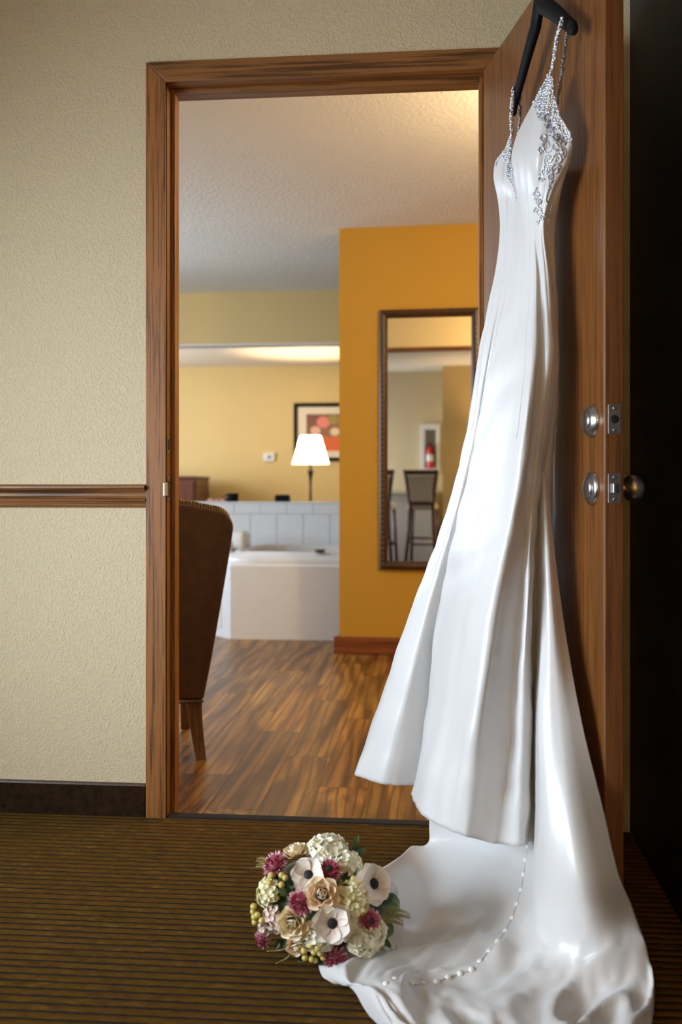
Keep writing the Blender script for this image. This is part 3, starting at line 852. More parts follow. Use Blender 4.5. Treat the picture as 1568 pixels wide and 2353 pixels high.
pa, pb = UY(676, 927, YF), UY(676, 1060, YF)
fx0, fz1, fz0 = pa.x, pa.z, pb.z; fx1 = fx0 + .98
pic = empty('framed_picture', ((fx0 + fx1) / 2, YF, fz0), 'dark framed picture with cream mat and red still life behind the lamp', 'picture')
I4 = Matrix.Translation((0, YF, 0))
fp2 = [(0, -.002), (0, -.03), (.02, -.034), (.045, -.02), (.045, -.002)]
for hz_, fl in ((False, False), (False, True), (True, False), (True, True)):
    frame_side('frame_side', hz_, fx0, fx1, fz0, fz1, fl, pic, 'black', fp2, I4)
box('mat_board', (fx0 + .04, YF - .012, fz0 + .04), (fx1 - .04, YF - .006, fz1 - .04), 'cream', pic)
t = NT('still_life_print'); t.set(Roughness=.4)
tc = t.n('ShaderNodeTexCoord'); gen = tc.outputs['Generated']
def blob(cx_, cz_, r_, col, base):
    s1 = t.n('ShaderNodeVectorMath', operation='DISTANCE'); mp = t.n('ShaderNodeMapping'); mp.inputs['Scale'].default_value = (1, 0, .75)
    t.l(gen, mp.inputs['Vector']); t.l(mp.outputs[0], s1.inputs[0]); s1.inputs[1].default_value = (cx_, 0, cz_ * .75)
    f = t.ramp(s1.outputs['Value'], [(r_ * .8, (1, 1, 1)), (r_, (0, 0, 0))]); return t.mix(base, col, f)
sep = t.n('ShaderNodeSeparateXYZ'); t.l(gen, sep.inputs[0])
bg = t.ramp(sep.outputs['Z'], [(.30, (.55, .07, .015)), (.34, (.5, .10, .02)), (.42, (.16, .06, .04)), (1.0, (.13, .05, .045))])
for a_ in ((.16, .55, .10, (.75, .48, .36)), (.30, .78, .13, (.70, .22, .20)), (.5, .52, .09, (.78, .62, .42)), (.48, .85, .11, (.25, .22, .06)), (.72, .7, .16, (.6, .18, .12)), (.88, .5, .1, (.7, .5, .3))):
    bg = blob(*a_, bg)
t.color(bg); M['print'] = t.m
box('print', (fx0 + .15, YF - .0135, fz0 + .12), (fx1 - .15, YF - .0122, fz1 - .13), 'print', pic)
ta, tb = UY(607, 1041, YF), UY(632, 1060, YF)
th_ = empty('thermostat', ((ta.x + tb.x) / 2, YF, tb.z), 'small white thermostat on the far yellow wall', 'thermostat')
box('case', (ta.x, YF - .03, tb.z), (tb.x, YF, ta.z), 'white', th_, .008)
box('display', (ta.x + .05, YF - .032, tb.z + .03), (tb.x - .04, YF - .029, ta.z - .03), 'glassdark', th_, .002)
ca, cb = UY(452, 1094, 10.9), UY(452, 1150, 10.9)
wd = empty('dark_cabinet', (ca.x - .45, 11.2, 0), 'dark wooden cabinet against the far wall, seen over the leather chair', 'cabinet')
box('plinth', (ca.x - .88, 10.92, 0), (ca.x - .02, 11.48, .06), 'cherry', wd)
box('body', (ca.x - .9, 10.9, .06), (ca.x, 11.5, ca.z - .03), 'cherry', wd, .006)
box('top', (ca.x - .92, 10.88, ca.z - .03), (ca.x + .01, 11.52, ca.z), 'cherry', wd, .006)
for i in range(2):
    d_ = box('door', (ca.x - .87 + i * .43, 10.885, .10), (ca.x - .46 + i * .43, 10.9, ca.z - .06), 'cherry', wd, .005)
    lathe('knob', [(.001, 0), (.012, 0), (.014, .012), (.001, .02)], 'brass', d_, Matrix.Translation((ca.x - .49 + i * .07, 10.885, .6)) @ Matrix.Rotation(math.pi / 2, 4, 'X'), 12)

# ================================================================== THINGS SEEN IN THE MIRROR (behind the camera)
def MR(px, py, y):
    """where a mirror pixel looks to, at the plane Y=y"""
    p = RP @ on_part(px, py, -.012); n_ = RP.to_3x3() @ Vector((0, -1, 0)); d_ = ray(px, py); d_ = d_ - 2 * d_.dot(n_) * n_
    return p + d_ * ((y - p.y) / d_.y)
YS = -.40
def stool(px, lab):
    a, b = MR(px, 1080, YS), MR(px, 1290, YS)
    cx_ = a.x; zt2 = a.z
    st = empty('bar_stool', (cx_, YS, 0), lab, 'stool', 'bar stools by the counter')
    hw = .19
    seat_z = .72
    # seen from the middle room: back nearest the mirror (+Y)
    for s_ in (-1, 1):
        tube('back_leg', [(cx_ + s_ * (hw - .01), YS + .10, 0), (cx_ + s_ * (hw - .05), YS + .03, .45), (cx_ + s_ * (hw - .06), YS, seat_z), (cx_ + s_ * (hw - .03), YS + .03, .95), (cx_ + s_ * hw, YS + .07, zt2)], .019, 'cherry', st, 8)
        tube('front_leg', [(cx_ + s_ * (hw - .02), YS - .42, 0), (cx_ + s_ * (hw - .05), YS - .38, seat_z - .02)], .018, 'cherry', st, 8)
        tube('side_rail', [(cx_ + s_ * (hw - .035), YS + .07, .3), (cx_ + s_ * (hw - .03), YS - .40, .3)], .012, 'cherry', st, 8)
    box('top_rail', (cx_ - hw, YS + .05, zt2 - .06), (cx_ + hw, YS + .085, zt2), 'cherry', st, .01)
    box('lower_rail', (cx_ - hw + .06, YS - .01, seat_z + .02), (cx_ + hw - .06, YS + .02, seat_z + .06), 'cherry', st, .006)
    tube('foot_rail', [(cx_ - hw + .03, YS + .07, .36), (cx_ + hw - .03, YS + .07, .36)], .012, 'cherry', st, 8)
    tube('foot_rail', [(cx_ - hw + .03, YS - .40, .26), (cx_ + hw - .03, YS - .40, .26)], .012, 'cherry', st, 8)
    prism('back_pad', [(cx_ - hw + .075, seat_z + .065), (cx_ + hw - .075, seat_z + .065), (cx_ + hw - .03, zt2 - .065), (cx_ - hw + .03, zt2 - .065)], 'Y', YS + .015, YS + .055, 'cream', st, .01)
    box('seat', (cx_ - hw + .03, YS - .40, seat_z - .04), (cx_ + hw - .03, YS + .0, seat_z + .03), 'cream', st, .02, 3)
    return st
stool(969, 'dark cherry bar stool with cream padded back reflected whole in the mirror')
stool(868, 'dark cherry bar stool cut off by the left edge of the mirror')
xa, xb = MR(960, 1170, YBK).x, MR(880, 1170, YBK).x
xr_ = MR(1018, 1000, YBK + .5).x
struct(blocks('wall_return', [((xr_, YBK, 0), (XR, YBK + .5, CH))], 'wall_pale'))
ctr = empty('breakfast_counter', ((XL + xr_) / 2, YBK + .15, 0), 'pale counter behind the bar stools, glimpsed in the mirror', 'counter')
box('top', (XL + .1, YBK + .003, .86), (xr_ - .1, YBK + .36, .90), 'counter', ctr, .005)
box('body', (XL + .15, YBK + .003, 0), (xr_ - .12, YBK + .26, .86), 'white', ctr, .004)
e0, e1 = MR(968, 975, YBK + .03), MR(1012, 1085, YBK + .03)
ex0, ex1 = min(e0.x, e1.x), max(e0.x, e1.x)
ez0 = min(max(e1.z, .93), 1.2)
ec = empty('extinguisher_cabinet', ((ex0 + ex1) / 2, YBK, ez0), 'white recessed fire extinguisher cabinet seen in the mirror', 'cabinet')
for lo, hi in (((ex0, YBK + .001, ez0), (ex0 + .05, YBK + .06, e0.z)), ((ex1 - .05, YBK + .001, ez0), (ex1, YBK + .06, e0.z)), ((ex0 + .05, YBK + .001, ez0), (ex1 - .05, YBK + .06, ez0 + .05)), ((ex0 + .05, YBK + .001, e0.z - .07), (ex1 - .05, YBK + .06, e0.z))):
    box('cabinet_frame', lo, hi, 'white', ec, .004)
box('back', (ex0 + .05, YBK + .001, ez0 + .05), (ex1 - .05, YBK + .008, e0.z - .07), 'chrome_dark', ec)
xe = (ex0 + ex1) / 2
fe = empty('fire_extinguisher', (xe, YBK + .055, ez0 + .05), 'red fire extinguisher with white label inside the cabinet in the mirror', 'extinguisher')
lathe('cylinder', [(.001, 0), (.043, 0), (.045, .01), (.045, .22), (.036, .25), (.015, .27), (.015, .29), (.001, .29)], 'red', fe, Matrix.Translation((xe, YBK + .056, ez0 + .05)))
lathe('label_band', [(.0455, .08), (.0458, .08), (.0458, .17), (.0455, .17)], 'white', fe, Matrix.Translation((xe, YBK + .056, ez0 + .05)))
box('handle', (xe - .012, YBK + .03, ez0 + .335), (xe + .012, YBK + .10, ez0 + .36), 'black', fe, .004)
tube('hose', [(xe, YBK + .08, ez0 + .33), (xe + .04, YBK + .095, ez0 + .3), (xe + .052, YBK + .08, ez0 + .2), (xe + .052, YBK + .07, ez0 + .1)], .007, 'black', fe)

# added lamp, unseen behind the camera on the right, for warm fill
fl_ = empty('fill_lamp', (.26, -.55, 0), 'added warm fill lamp with a cream drum shade, unseen behind the camera', 'lamp')
lathe('base', [(.002, 0), (.13, 0), (.13, .012), (.02, .03), (.012, .05), (.012, 1.12), (.002, 1.12)], 'black', fl_, Matrix.Translation((.26, -.55, 0)))
mk('lamp_shade', *lathe_data([(.17, 1.12), (.14, 1.40)], 32, Matrix.Translation((.26, -.55, 0)), False), 'shade', fl_, True)
cp = bpy.data.lights.new('fill_lamp_light', 'POINT'); cp.energy = 46; cp.color = (1, .69, .36); cp.shadow_soft_size = .05
co = bpy.data.objects.new('fill_lamp_light', cp); COL.objects.link(co); co.location = (.26, -.55, 1.26)

#DRESS
# ================================================================== HANGER AND DRESS
SH = [ (s_, n_) for s_, n_ in () ]
def door_sn(p):
    q = p - H0; return q.dot(DD), q.dot(DN)
E0 = U(1180, 244, 2.32); E1 = U(1319, 54, 1.965)
e0s, e0n = door_sn(E0); e1s, e1n = door_sn(E1)
hs = (e0s + e1s) / 2; hz_end = (E0.z + E1.z) / 2
HNG = -0.045
hang = empty('clothes_hanger', dpt(hs, HNG, hz_end), 'matte black hanger hooked over the top of the open door', 'hanger')
hl = (e1s - e0s) / 2 + .012
path = []
for k in range(17):
    tt = -1 + 2 * k / 16
    ep = E0 if tt < 0 else E1; es, en = door_sn(ep)
    z = ep.z - .01 + .135 * (1 - abs(tt) ** 1.15)
    path.append(dpt(hs + abs(tt) * (es - hs), HNG + abs(tt) ** 2 * (en - HNG), z))
v, f = tube_data(path, [.0075 + .004 * (1 - abs(-1 + 2 * k / 16)) for k in range(17)], 10, 1.9)
mk('hanger_bar', v, f, 'black', hang, True)
for tt, ii in ((-1, 0), (1, 16)): mk('bar_end', *ball(path[ii], .0095, ICO2, (1, 1, 1.5)), 'black', hang, True)
hk = [dpt(hs, HNG, hz_end + .12), dpt(hs, HNG, DZ1 - .03), dpt(hs, -.012, DZ1 - .002), dpt(hs, -.004, DZ1 + .010), dpt(hs, DT / 2, DZ1 + .014), dpt(hs, DT + .006, DZ1 + .006), dpt(hs, DT + .008, DZ1 - .03)]
tube('hook', spline([Vector(p) for p in hk], 5), .0035, 'black', hang, 8)

def PT(a):
    return UZ(a[0], a[1], a[2]) if a[2] < 1 else U(a[0], a[1], a[2])

ROWS = [
 [(1141, 380, 2.30), (1158, 348, 2.285), (1177, 310, 2.27), (1180, 402, 2.215), (1186, 318, 2.15), (1262, 180, 2.045), (1274, 215, 2.02), (1290, 268, 1.995), (1314, 312, 1.972)],
 [(1137, 408, 2.31), (1149, 405, 2.265), (1166, 408, 2.245), (1182, 430, 2.20), (1178, 372, 2.12), (1225, 345, 2.02), (1256, 345, 2.0), (1282, 352, 1.98), (1303, 372, 1.985)],
 [(1146, 462, 2.30), (1157, 462, 2.265), (1172, 462, 2.245), (1186, 468, 2.205), (1193, 452, 2.13), (1225, 447, 2.055), (1245, 443, 2.03), (1260, 440, 2.02), (1273, 438, 2.02)],
 [(1152, 530, 2.28), (1160, 530, 2.245), (1171, 530, 2.225), (1184, 530, 2.19), (1204, 528, 2.12), (1222, 525, 2.075), (1235, 522, 2.055), (1245, 520, 2.045), (1253, 518, 2.045)],
 [(1139, 640, 2.28), (1152, 640, 2.235), (1163, 640, 2.215), (1172, 640, 2.185), (1200, 640, 2.11), (1226, 640, 2.05), (1242, 640, 2.045), (1256, 640, 2.035), (1266, 640, 2.045)],
 [(1103, 830, 2.29), (1115, 830, 2.225), (1126, 830, 2.215), (1136, 830, 2.17), (1180, 830, 2.075), (1220, 828, 2.005), (1244, 827, 2.015), (1264, 826, 2.01), (1279, 825, 2.035)],
 [(1077, 1010, 2.32), (1086, 1010, 2.265), (1095, 1010, 2.255), (1101, 1010, 2.19), (1150, 1010, 2.07), (1203, 1008, 1.985), (1228, 1007, 2.015), (1248, 1006, 2.025), (1262, 1005, 2.06)],
 [(1025, 1200, 2.36), (1040, 1200, 2.30), (1056, 1200, 2.30), (1058, 1200, 2.225), (1112, 1200, 2.09), (1172, 1197, 1.995), (1208, 1194, 2.02), (1227, 1192, 2.025), (1239, 1190, 2.07)],
 [(940, 1430, 2.42), (972, 1434, 2.335), (1012, 1436, 2.365), (1006, 1440, 2.27), (1058, 1440, 2.10), (1128, 1436, 2.0), (1186, 1434, 2.04), (1213, 1432, 2.0), (1231, 1430, 2.07)],
 [(868, 1642, 2.46), (920, 1650, 2.36), (990, 1658, 2.40), (980, 1670, 2.285), (1020, 1690, 2.11), (1092, 1690, 2.0), (1166, 1690, 2.045), (1204, 1690, 1.99), (1226, 1690, 2.06)],
 [(820, 1777, 2.488), (886, 1802, 2.375), (962, 1806, 2.40), (950, 1830, 2.294), (985, 1885, 2.115), (1064, 1920, 2.012), (1140, 1938, 2.04), (1195, 1945, 1.985), (1216, 1936, 2.04)],
]
grid = []
for r, row in enumerate(ROWS):
    P_ = [PT(a) for a in row]
    # round the back of the dress, along the door
    s0, n0 = door_sn(P_[0]); s7, n7 = door_sn(P_[8])
    zz7, zz0 = P_[8].z, P_[0].z
    fl = max(0, (r - 5) / 5.0)
    gap = -.022
    b1 = dpt(s7 - .03, gap - .01, zz7); b2 = dpt((s0 + s7) / 2, gap - .02 * fl, (zz0 + zz7) / 2)
    b3 = dpt(s0 + .03 + .04 * fl, gap - .02 - (abs(n0) - .04) * .45 * fl, zz0)
    if r == 0:
        for b in (b1, b2, b3): b.z = min(P_[0].z, P_[8].z) - .03
    grid.append(P_ + [b1, b2, b3])
SU, SV = 9, 12
def surf(grid, su, sv, closed):
    rows_ = [spline(r_, su, closed) for r_ in grid]
    n = len(rows_[0]); cols = [spline([r_[k] for r_ in rows_], sv) for k in range(n)]
    return [[cols[k][j] for k in range(n)] for j in range(len(cols[0]))]
def clampdoor(p, gap=.006):
    s_, n_ = door_sn(p)
    if -.05 < s_ < DL + .004 and n_ > -gap: return p - DN * (n_ + gap)
    return p
def to_mesh(G, closed, disp=None):
    H, W = len(G), len(G[0]); vs, fs = [], []
    nrm = [[None] * W for _ in range(H)]
    for j in range(H):
        for k in range(W):
            a = G[j][(k + 1) % W if closed else min(k + 1, W - 1)] - G[j][(k - 1) % W if closed else max(k - 1, 0)]
            b = G[min(j + 1, H - 1)][k] - G[max(j - 1, 0)][k]
            nrm[j][k] = a.cross(b).normalized() if a.length * b.length > 1e-12 else Vector((0, 0, 1))
    for j in range(H):
        for k in range(W):
            p = G[j][k].copy()
            if disp: p += nrm[j][k] * disp(j / (H - 1), k / W, p)
            vs.append(clampdoor(p))
    for j in range(H - 1):
        for k in range(W if closed else W - 1):
            k2 = (k + 1) % W; fs.append((j * W + k, j * W + k2, (j + 1) * W + k2, (j + 1) * W + k))
    return vs, fs
root = dpt(hs, -.15, 0)
dress = empty('wedding_dress', root, 'ivory satin wedding dress with beaded straps hanging on the open door', 'dress')
G1 = surf(grid, SU, SV, True)
def d1(v_, u_, p):
    # vertical soft drapes that grow towards the hem, and small pull wrinkles
    g_ = max(0, v_ - .25)
    q = Vector((u_ * 26, v_ * 2.2, 1.3)); a = noise.noise(q) * .012 * g_
    bo = max(0, 1 - v_ / .3); a += noise.noise(Vector((u_ * 34, v_ * 5, 4))) * .007 * bo * min(1, v_ * 14)
    a += noise.noise(Vector((u_ * 60 + v_ * 6, v_ * 7, 7))) * .0045 * (0.35 + g_)
    a += noise.noise(Vector((p.x * 14, p.y * 14, p.z * 9))) * .004 * g_
    a += (abs(noise.noise(Vector((p.x * 9 + p.y * 9 + p.z * 5, p.z * 11 - p.x * 4, 9)))) - .2) * -.006 * min(1, .3 + g_ * 1.5)
    return a
v, f = to_mesh(G1, True, d1)
NBOD = 3 * SV              # rows of the bodice
W1 = len(G1[0])
fb = [q for q in f if q[0] // W1 < NBOD and q[2] // W1 <= NBOD]; fsk = [q for q in f if not (q[0] // W1 < NBOD and q[2] // W1 <= NBOD)]
def pruned(vs, fs):
    use = sorted({i for q in fs for i in q}); mp = {o: i for i, o in enumerate(use)}
    return [vs[i] for i in use], [tuple(mp[i] for i in q) for q in fs]
gown = mk('gown_body', v, f, 'satin', dress, True)
for o_ in (gown,):
    so = o_.modifiers.new('thickness', 'SOLIDIFY'); so.thickness = .0014; so.offset = 0
TREE = BVHTree.FromPolygons(v, f)

# the princess seams, thin raised cords from the neckline down
def seam(col, r0_, r1_):
    pts = []
    for j in range(r0_, r1_, 2):
        p = v[j * W1 + col]; d_ = (CAM - p).normalized(); pts.append(p + d_ * .0012)
    tube('seam', pts, .0011, 'satin', dress, 5)
seam(3 * SU - 2, 6, 60); seam(5 * SU - 3, 20, 74)

TR = [
 [(1222, 1085, 2.12), (1228, 1085, 2.10), (1233, 1085, 2.085), (1238, 1085, 2.075), (1243, 1085, 2.06), (1249, 1085, 2.05), (1254, 1085, 2.055)],
 [(1185, 1400, 2.25), (1202, 1400, 2.19), (1217, 1400, 2.14), (1231, 1400, 2.09), (1246, 1400, 2.03), (1268, 1400, 2.005), (1291, 1400, 2.03)],
 [(1120, 1650, 2.34), (1165, 1650, 2.27), (1200, 1650, 2.18), (1226, 1650, 2.09), (1240, 1650, 1.965), (1284, 1650, 1.93), (1336, 1650, 1.935)],
 [(1000, 1850, 2.45), (1080, 1860, 2.36), (1160, 1870, 2.24), (1223, 1860, 2.09), (1243, 1860, 1.915), (1308, 1860, 1.855), (1388, 1860, 1.875)],
 [(985, 1936, 2.46), (1056, 1950, 2.38), (1142, 1965, 2.25), (1214, 1975, 2.09), (1240, 2000, 1.90), (1328, 2005, 1.81), (1421, 2004, 1.835)],
 [(938, 1947, .050), (1000, 2055, .022), (1100, 2062, .045), (1188, 2072, .085), (1244, 2100, .125), (1350, 2095, .165), (1453, 2084, .155)],
 [(886, 1990, .070), (955, 2140, .012), (1062, 2140, .030), (1158, 2142, .050), (1258, 2180, .075), (1372, 2178, .105), (1479, 2158, .115)],
 [(826, 2085, .020), (882, 2175, .018), (985, 2200, .022), (1098, 2208, .034), (1242, 2250, .040), (1384, 2258, .055), (1500, 2248, .060)],
 [(733, 2213, .010), (800, 2236, .034), (900, 2254, .030), (1003, 2266, .018), (1200, 2318, .032), (1370, 2330, .030), (1503, 2312, .030)],
 [(796, 2278, .008), (862, 2300, .034), (950, 2322, .050), (1066, 2346, .020), (1212, 2394, .034), (1370, 2404, .026), (1492, 2376, .012)],
 [(868, 2352, .006), (936, 2374, .040), (1016, 2404, .022), (1112, 2432, .034), (1232, 2474, .024), (1362, 2480, .026), (1470, 2450, .008)],
 [(960, 2430, .006), (1010, 2450, .030), (1070, 2480, .018), (1150, 2505, .028), (1250, 2540, .020), (1350, 2540, .020), (1440, 2510, .006)],
]
G2 = surf([[PT(a) for a in r_] for r_ in TR], 14, 14, False)
def d2(v_, u_, p):
    fl = max(0, min(1, (v_ - .42) / .2))
    if v_ < .3: hang_ = 1
    else: hang_ = max(0, 1 - (v_ - .3) / .15)
    a = noise.noise(Vector((u_ * 16, v_ * 2.5, 3))) * .006 * hang_ * min(1, v_ * 5)
    # folds of the train spread on the carpet: ridges sweeping round from the hem
    q = Vector((u_ * 9 + v_ * 3.5, v_ * 5 - u_ * 2.0, 11))
    r_ = 1 - abs(noise.noise(q)) * 2.2
    a += (r_ - .45) * .021 * fl + (.5 - abs(noise.noise(q * 2.3 + Vector((4, 1, 0)))) * 2) * .006 * fl
    left = max(0, 1 - u_ * 1.15)
    a += .010 * math.sin(2 * math.pi * (v_ * 7.5 + u_ * 1.2 + .5 * noise.noise(Vector((u_ * 4, v_ * 6, 1))))) * fl * left
    a += noise.noise(Vector((p.x * 30, p.y * 18, 2))) * .006 * fl
    return -a
v2, f2 = to_mesh(G2, False, None)
W2 = len(G2[0]); H2 = len(G2)
for j in range(H2):
    for k in range(W2):
        i = j * W2 + k; p = v2[i]
        a = -d2(j / (H2 - 1), k / (W2 - 1), p)
        fl = max(0, min(1, (j / (H2 - 1) - .42) / .15))
        p = p + Vector((0, 0, a * fl)) - DN * (a * (1 - fl))
        edge = min(k, W2 - 1 - k) / 5.0
        p = clampdoor(p); p.z = max(p.z, .0065 + .002 * min(1, edge))
        v2[i] = p
trn_o = mk('train', v2, f2, 'satin', dress, True)
so = trn_o.modifiers.new('thickness', 'SOLIDIFY'); so.thickness = .0022; so.offset = 0
TREE2 = BVHTree.FromPolygons(v2, f2)

def hit(px, py, tree, lift=.0015):
    d_ = ray(px, py).normalized(); loc, n_, i_, dd = tree.ray_cast(CAM, d_)
    if loc is None: return None, None
    if n_.dot(d_) > 0: n_ = -n_
    return loc + n_ * lift, n_

# covered buttons down the back and on along the train
bpx = [(1222, 1858), (1221, 1886), (1218, 1914), (1215, 1944), (1210, 1976), (1205, 2010), (1199, 2045), (1189, 2078), (1178, 2110), (1163, 2140), (1145, 2164), (1126, 2186), (1104, 2210), (1084, 2229), (1058, 2238), (1030, 2247), (1003, 2258), (974, 2262), (944, 2262), (908, 2252), (888, 2262)]
btm = mesh_of('button', ball((0, 0, 0), 1, ICO2), 'button')
cpts = []
for px, py in bpx:
    p, n_ = hit(px, py, TREE2, .002)
    if p is None: continue
    inst('button', btm, dress, Matrix.Translation(p) @ n_.to_track_quat('Z', 'Y').to_matrix().to_4x4() @ Matrix.Diagonal((.0062, .0062, .0042, 1)))
    cpts.append(p - n_ * .001)
tube('button_loop_cord', spline(cpts, 4), .0012, 'cord', dress, 5)

# beadwork
rb = random.Random(11)
def bead_run(path_, r, jitter, n, twist=0):
    ps = []
    L = [Vector(p) for p in path_]
    seg = [0]
    for a, b in zip(L, L[1:]): seg.append(seg[-1] + (b - a).length)
    for i in range(n):
        d_ = seg[-1] * i / (n - 1)
        k = max(q for q in range(len(seg)) if seg[q] <= d_ + 1e-9); k = min(k, len(L) - 2)
        p = L[k].lerp(L[k + 1], (d_ - seg[k]) / max(1e-9, seg[k + 1] - seg[k]))
        p = p + Vector((rb.uniform(-1, 1), rb.uniform(-1, 1), rb.uniform(-1, 1))) * jitter
        ps.append(ball(p, r * rb.uniform(.7, 1.25), ICO1))
    return merge(ps)
def strap(a, mids, b, r, n, mat):
    pts = spline([a] + mids + [b], 8)
    o_ = mk('beaded_strap', *bead_run(pts, r, r * .75, n), mat, dress, True); return o_
top_l = path[1] + Vector((0, 0, .018)); top_r = path[15] + Vector((0, 0, .020))
strap(U(1177, 312, 2.265), [U(1176, 262, 2.275)], U(1180, 203, 2.29), .0032, 120, 'bead')
strap(U(1190, 330, 2.33), [U(1195, 270, 2.33)], U(1195, 216, 2.335), .0028, 90, 'bead_dark')
strap(U(1246, 205, 2.05), [U(1269, 160, 2.035), U(1280, 95, 2.015)], U(1293, 42, 1.975), .0034, 170, 'bead')
strap(U(1278, 250, 2.06), [U(1290, 180, 2.05), U(1300, 110, 2.035)], U(1305, 68, 2.02), .0028, 140, 'bead_dark')

def inpoly(x_, y_, poly):
    c = False; n = len(poly)
    for i in range(n):
        (x1, y1), (x2, y2) = poly[i], poly[(i + 1) % n]
        if (y1 > y_) != (y2 > y_) and x_ < (x2 - x1) * (y_ - y1) / (y2 - y1) + x1: c = not c
    return c
def bead_patch(poly, n, r, mat, depth=None):
    xs_ = [p[0] for p in poly]; ys_ = [p[1] for p in poly]; ps = []; tries = 0
    while len(ps) < n and tries < n * 20:
        tries += 1
        x_, y_ = rb.uniform(min(xs_), max(xs_)), rb.uniform(min(ys_), max(ys_))
        if not inpoly(x_, y_, poly): continue
        p, n_ = hit(x_, y_, TREE, .0016)
        if p is None or (p - CAM).length > 2.5: continue
        ps.append(ball(p, r * rb.uniform(.6, 1.3), ICO1))
    return merge(ps) if ps else None
def patch(name, poly, n, r, mat):
    m_ = bead_patch(poly, n, r, mat)
    if m_ is None: return
    o_ = mk(name, *m_, mat, dress, True); o_['kind'] = 'stuff'
patch('beaded_neckline', [(1243, 190), (1232, 205), (1222, 232), (1232, 252), (1246, 262), (1262, 262), (1276, 292), (1296, 314), (1312, 330), (1318, 312), (1306, 290), (1290, 268), (1284, 255), (1288, 236), (1282, 210), (1276, 190), (1270, 165), (1258, 172)], 820, .0030, 'bead')
patch('beaded_neckline', [(1225, 225), (1236, 270), (1250, 282), (1268, 320), (1300, 335), (1308, 320), (1280, 280), (1262, 250), (1240, 230)], 240, .0022, 'bead_dark')
patch('beaded_cup_trim', [(1177, 306), (1170, 335), (1156, 352), (1158, 370), (1168, 372), (1160, 402), (1172, 412), (1182, 428), (1183, 400), (1176, 370), (1176, 345), (1184, 318)], 260, .0026, 'bead')
# beads strung along the edges of the neckline
def edge_run(px_pts, n, r, mat='bead'):
    pts = []
    for a, b in zip(px_pts, px_pts[1:]):
        for k in range(8):
            p, n_ = hit(a[0] + (b[0] - a[0]) * k / 8, a[1] + (b[1] - a[1]) * k / 8, TREE, .002)
            if p is not None and (p - CAM).length < 2.5: pts.append(p)
    if len(pts) > 2: mk('bead_edging', *bead_run(pts, r, .0008, n), mat, dress, True)
edge_run([(1238, 212), (1222, 236), (1206, 260), (1192, 290)], 60, .0022)
edge_run([(1157, 352), (1146, 368), (1139, 384)], 26, .0022)
edge_run([(1184, 430), (1187, 445), (1188, 460)], 14, .0020)
for pts in ([(1259, 448), (1264, 430), (1272, 405)], [(1246, 480), (1244, 498), (1238, 515)], [(1268, 470), (1262, 500), (1254, 540)]):
    edge_run(pts, 12, .0021)
# corded scrollwork on the side of the bodice
def scroll(cx_, cy_, r_, turns, a0, sgn=1, sy=1.25, tail=None):
    pts = []
    n = int(26 * turns)
    px_ = []
    for k in range(n + 1):
        tt = k / n; a = a0 + sgn * tt * turns * 2 * math.pi; rr = r_ * (1 - .85 * tt)
        px_.append((cx_ + rr * math.cos(a), cy_ + sy * rr * math.sin(a)))
    if tail: px_ = tail + px_
    for q in px_:
        p, n_ = hit(q[0], q[1], TREE, .0018)
        if p is not None and (p - CAM).length < 2.5: pts.append(p)
    if len(pts) > 4: return tube_data(pts, .0018, 6)
sl = [(1258, 335, 14, 1.6, 0, 1), (1280, 340, 13, 1.5, 2, -1), (1262, 368, 12, 1.7, 1, 1), (1282, 366, 11, 1.6, 3, 1), (1256, 388, 9, 1.5, 2, -1), (1277, 388, 11, 1.7, 0, -1), (1244, 408, 9, 1.6, 4, 1), (1268, 405, 8, 1.4, 1, 1), (1236, 448, 10, 1.2, 1.5, 1), (1240, 462, 7, 1.5, 4, -1), (1238, 486, 9, 1.4, 3, 1), (1246, 500, 7, 1.3, 0, -1), (1246, 345, 8, 1.2, 2, 1), (1294, 350, 8, 1.3, 1, -1), (1250, 318, 9, 1.3, 1, 1)]
for a in sl:
    m_ = scroll(*a)
    if m_: mk('corded_scroll', *m_, 'cord', dress, True)
for pts in ([(1270, 395), (1262, 425), (1256, 455), (1258, 470)], [(1252, 380), (1246, 396), (1252, 412)], [(1236, 430), (1230, 450), (1238, 475), (1246, 490), (1236, 510)], [(1276, 330), (1290, 345), (1296, 365)]):
    q = []
    for p_ in spline([Vector((a, b, 0)) for a, b in pts], 8):
        p, n_ = hit(p_.x, p_.y, TREE, .0018)
        if p is not None and (p - CAM).length < 2.5: q.append(p)
    if len(q) > 3: mk('corded_scroll', *tube_data(q, .0018, 6), 'cord', dress, True)

#BOUQUET
# ================================================================== BOUQUET
def petal_mat(name, base, mid, tip, rough=.55):
    t = NT(name); t.set(Roughness=rough, Sheen_Weight=.15, Subsurface_Weight=.0)
    tc = t.n('ShaderNodeTexCoord'); sp = t.n('ShaderNodeSeparateXYZ'); t.l(tc.outputs['Generated'], sp.inputs[0])
    c_ = t.ramp(sp.outputs['Y'], [(0, base), (.45, mid), (1, tip)])
    n_ = t.noise(t.coords((6, 1, 1)), 60, 3)
    t.color(t.mix(c_, tuple(x * .86 for x in mid), t.ramp(n_, [(.5, (0, 0, 0)), (.8, (.5, .5, .5))]))); return t.m
M['rose_p'] = petal_mat('peach_rose_petal', (.86, .46, .22), (.90, .70, .45), (.92, .82, .62))
M['rose_y'] = petal_mat('cream_rose_petal', (.82, .56, .24), (.88, .74, .46), (.92, .84, .62))
M['anem'] = petal_mat('white_anemone_petal', (.74, .52, .42), (.92, .83, .73), (.93, .88, .80))
M['hyd'] = petal_mat('white_hydrangea_petal', (.80, .78, .50), (.90, .88, .70), (.94, .92, .82))
M['hyd_y'] = petal_mat('greenish_hydrangea_petal', (.74, .70, .32), (.86, .82, .50), (.92, .88, .66))
M['hyd_p'] = petal_mat('blush_hydrangea_petal', (.62, .40, .34), (.76, .60, .50), (.82, .70, .60))
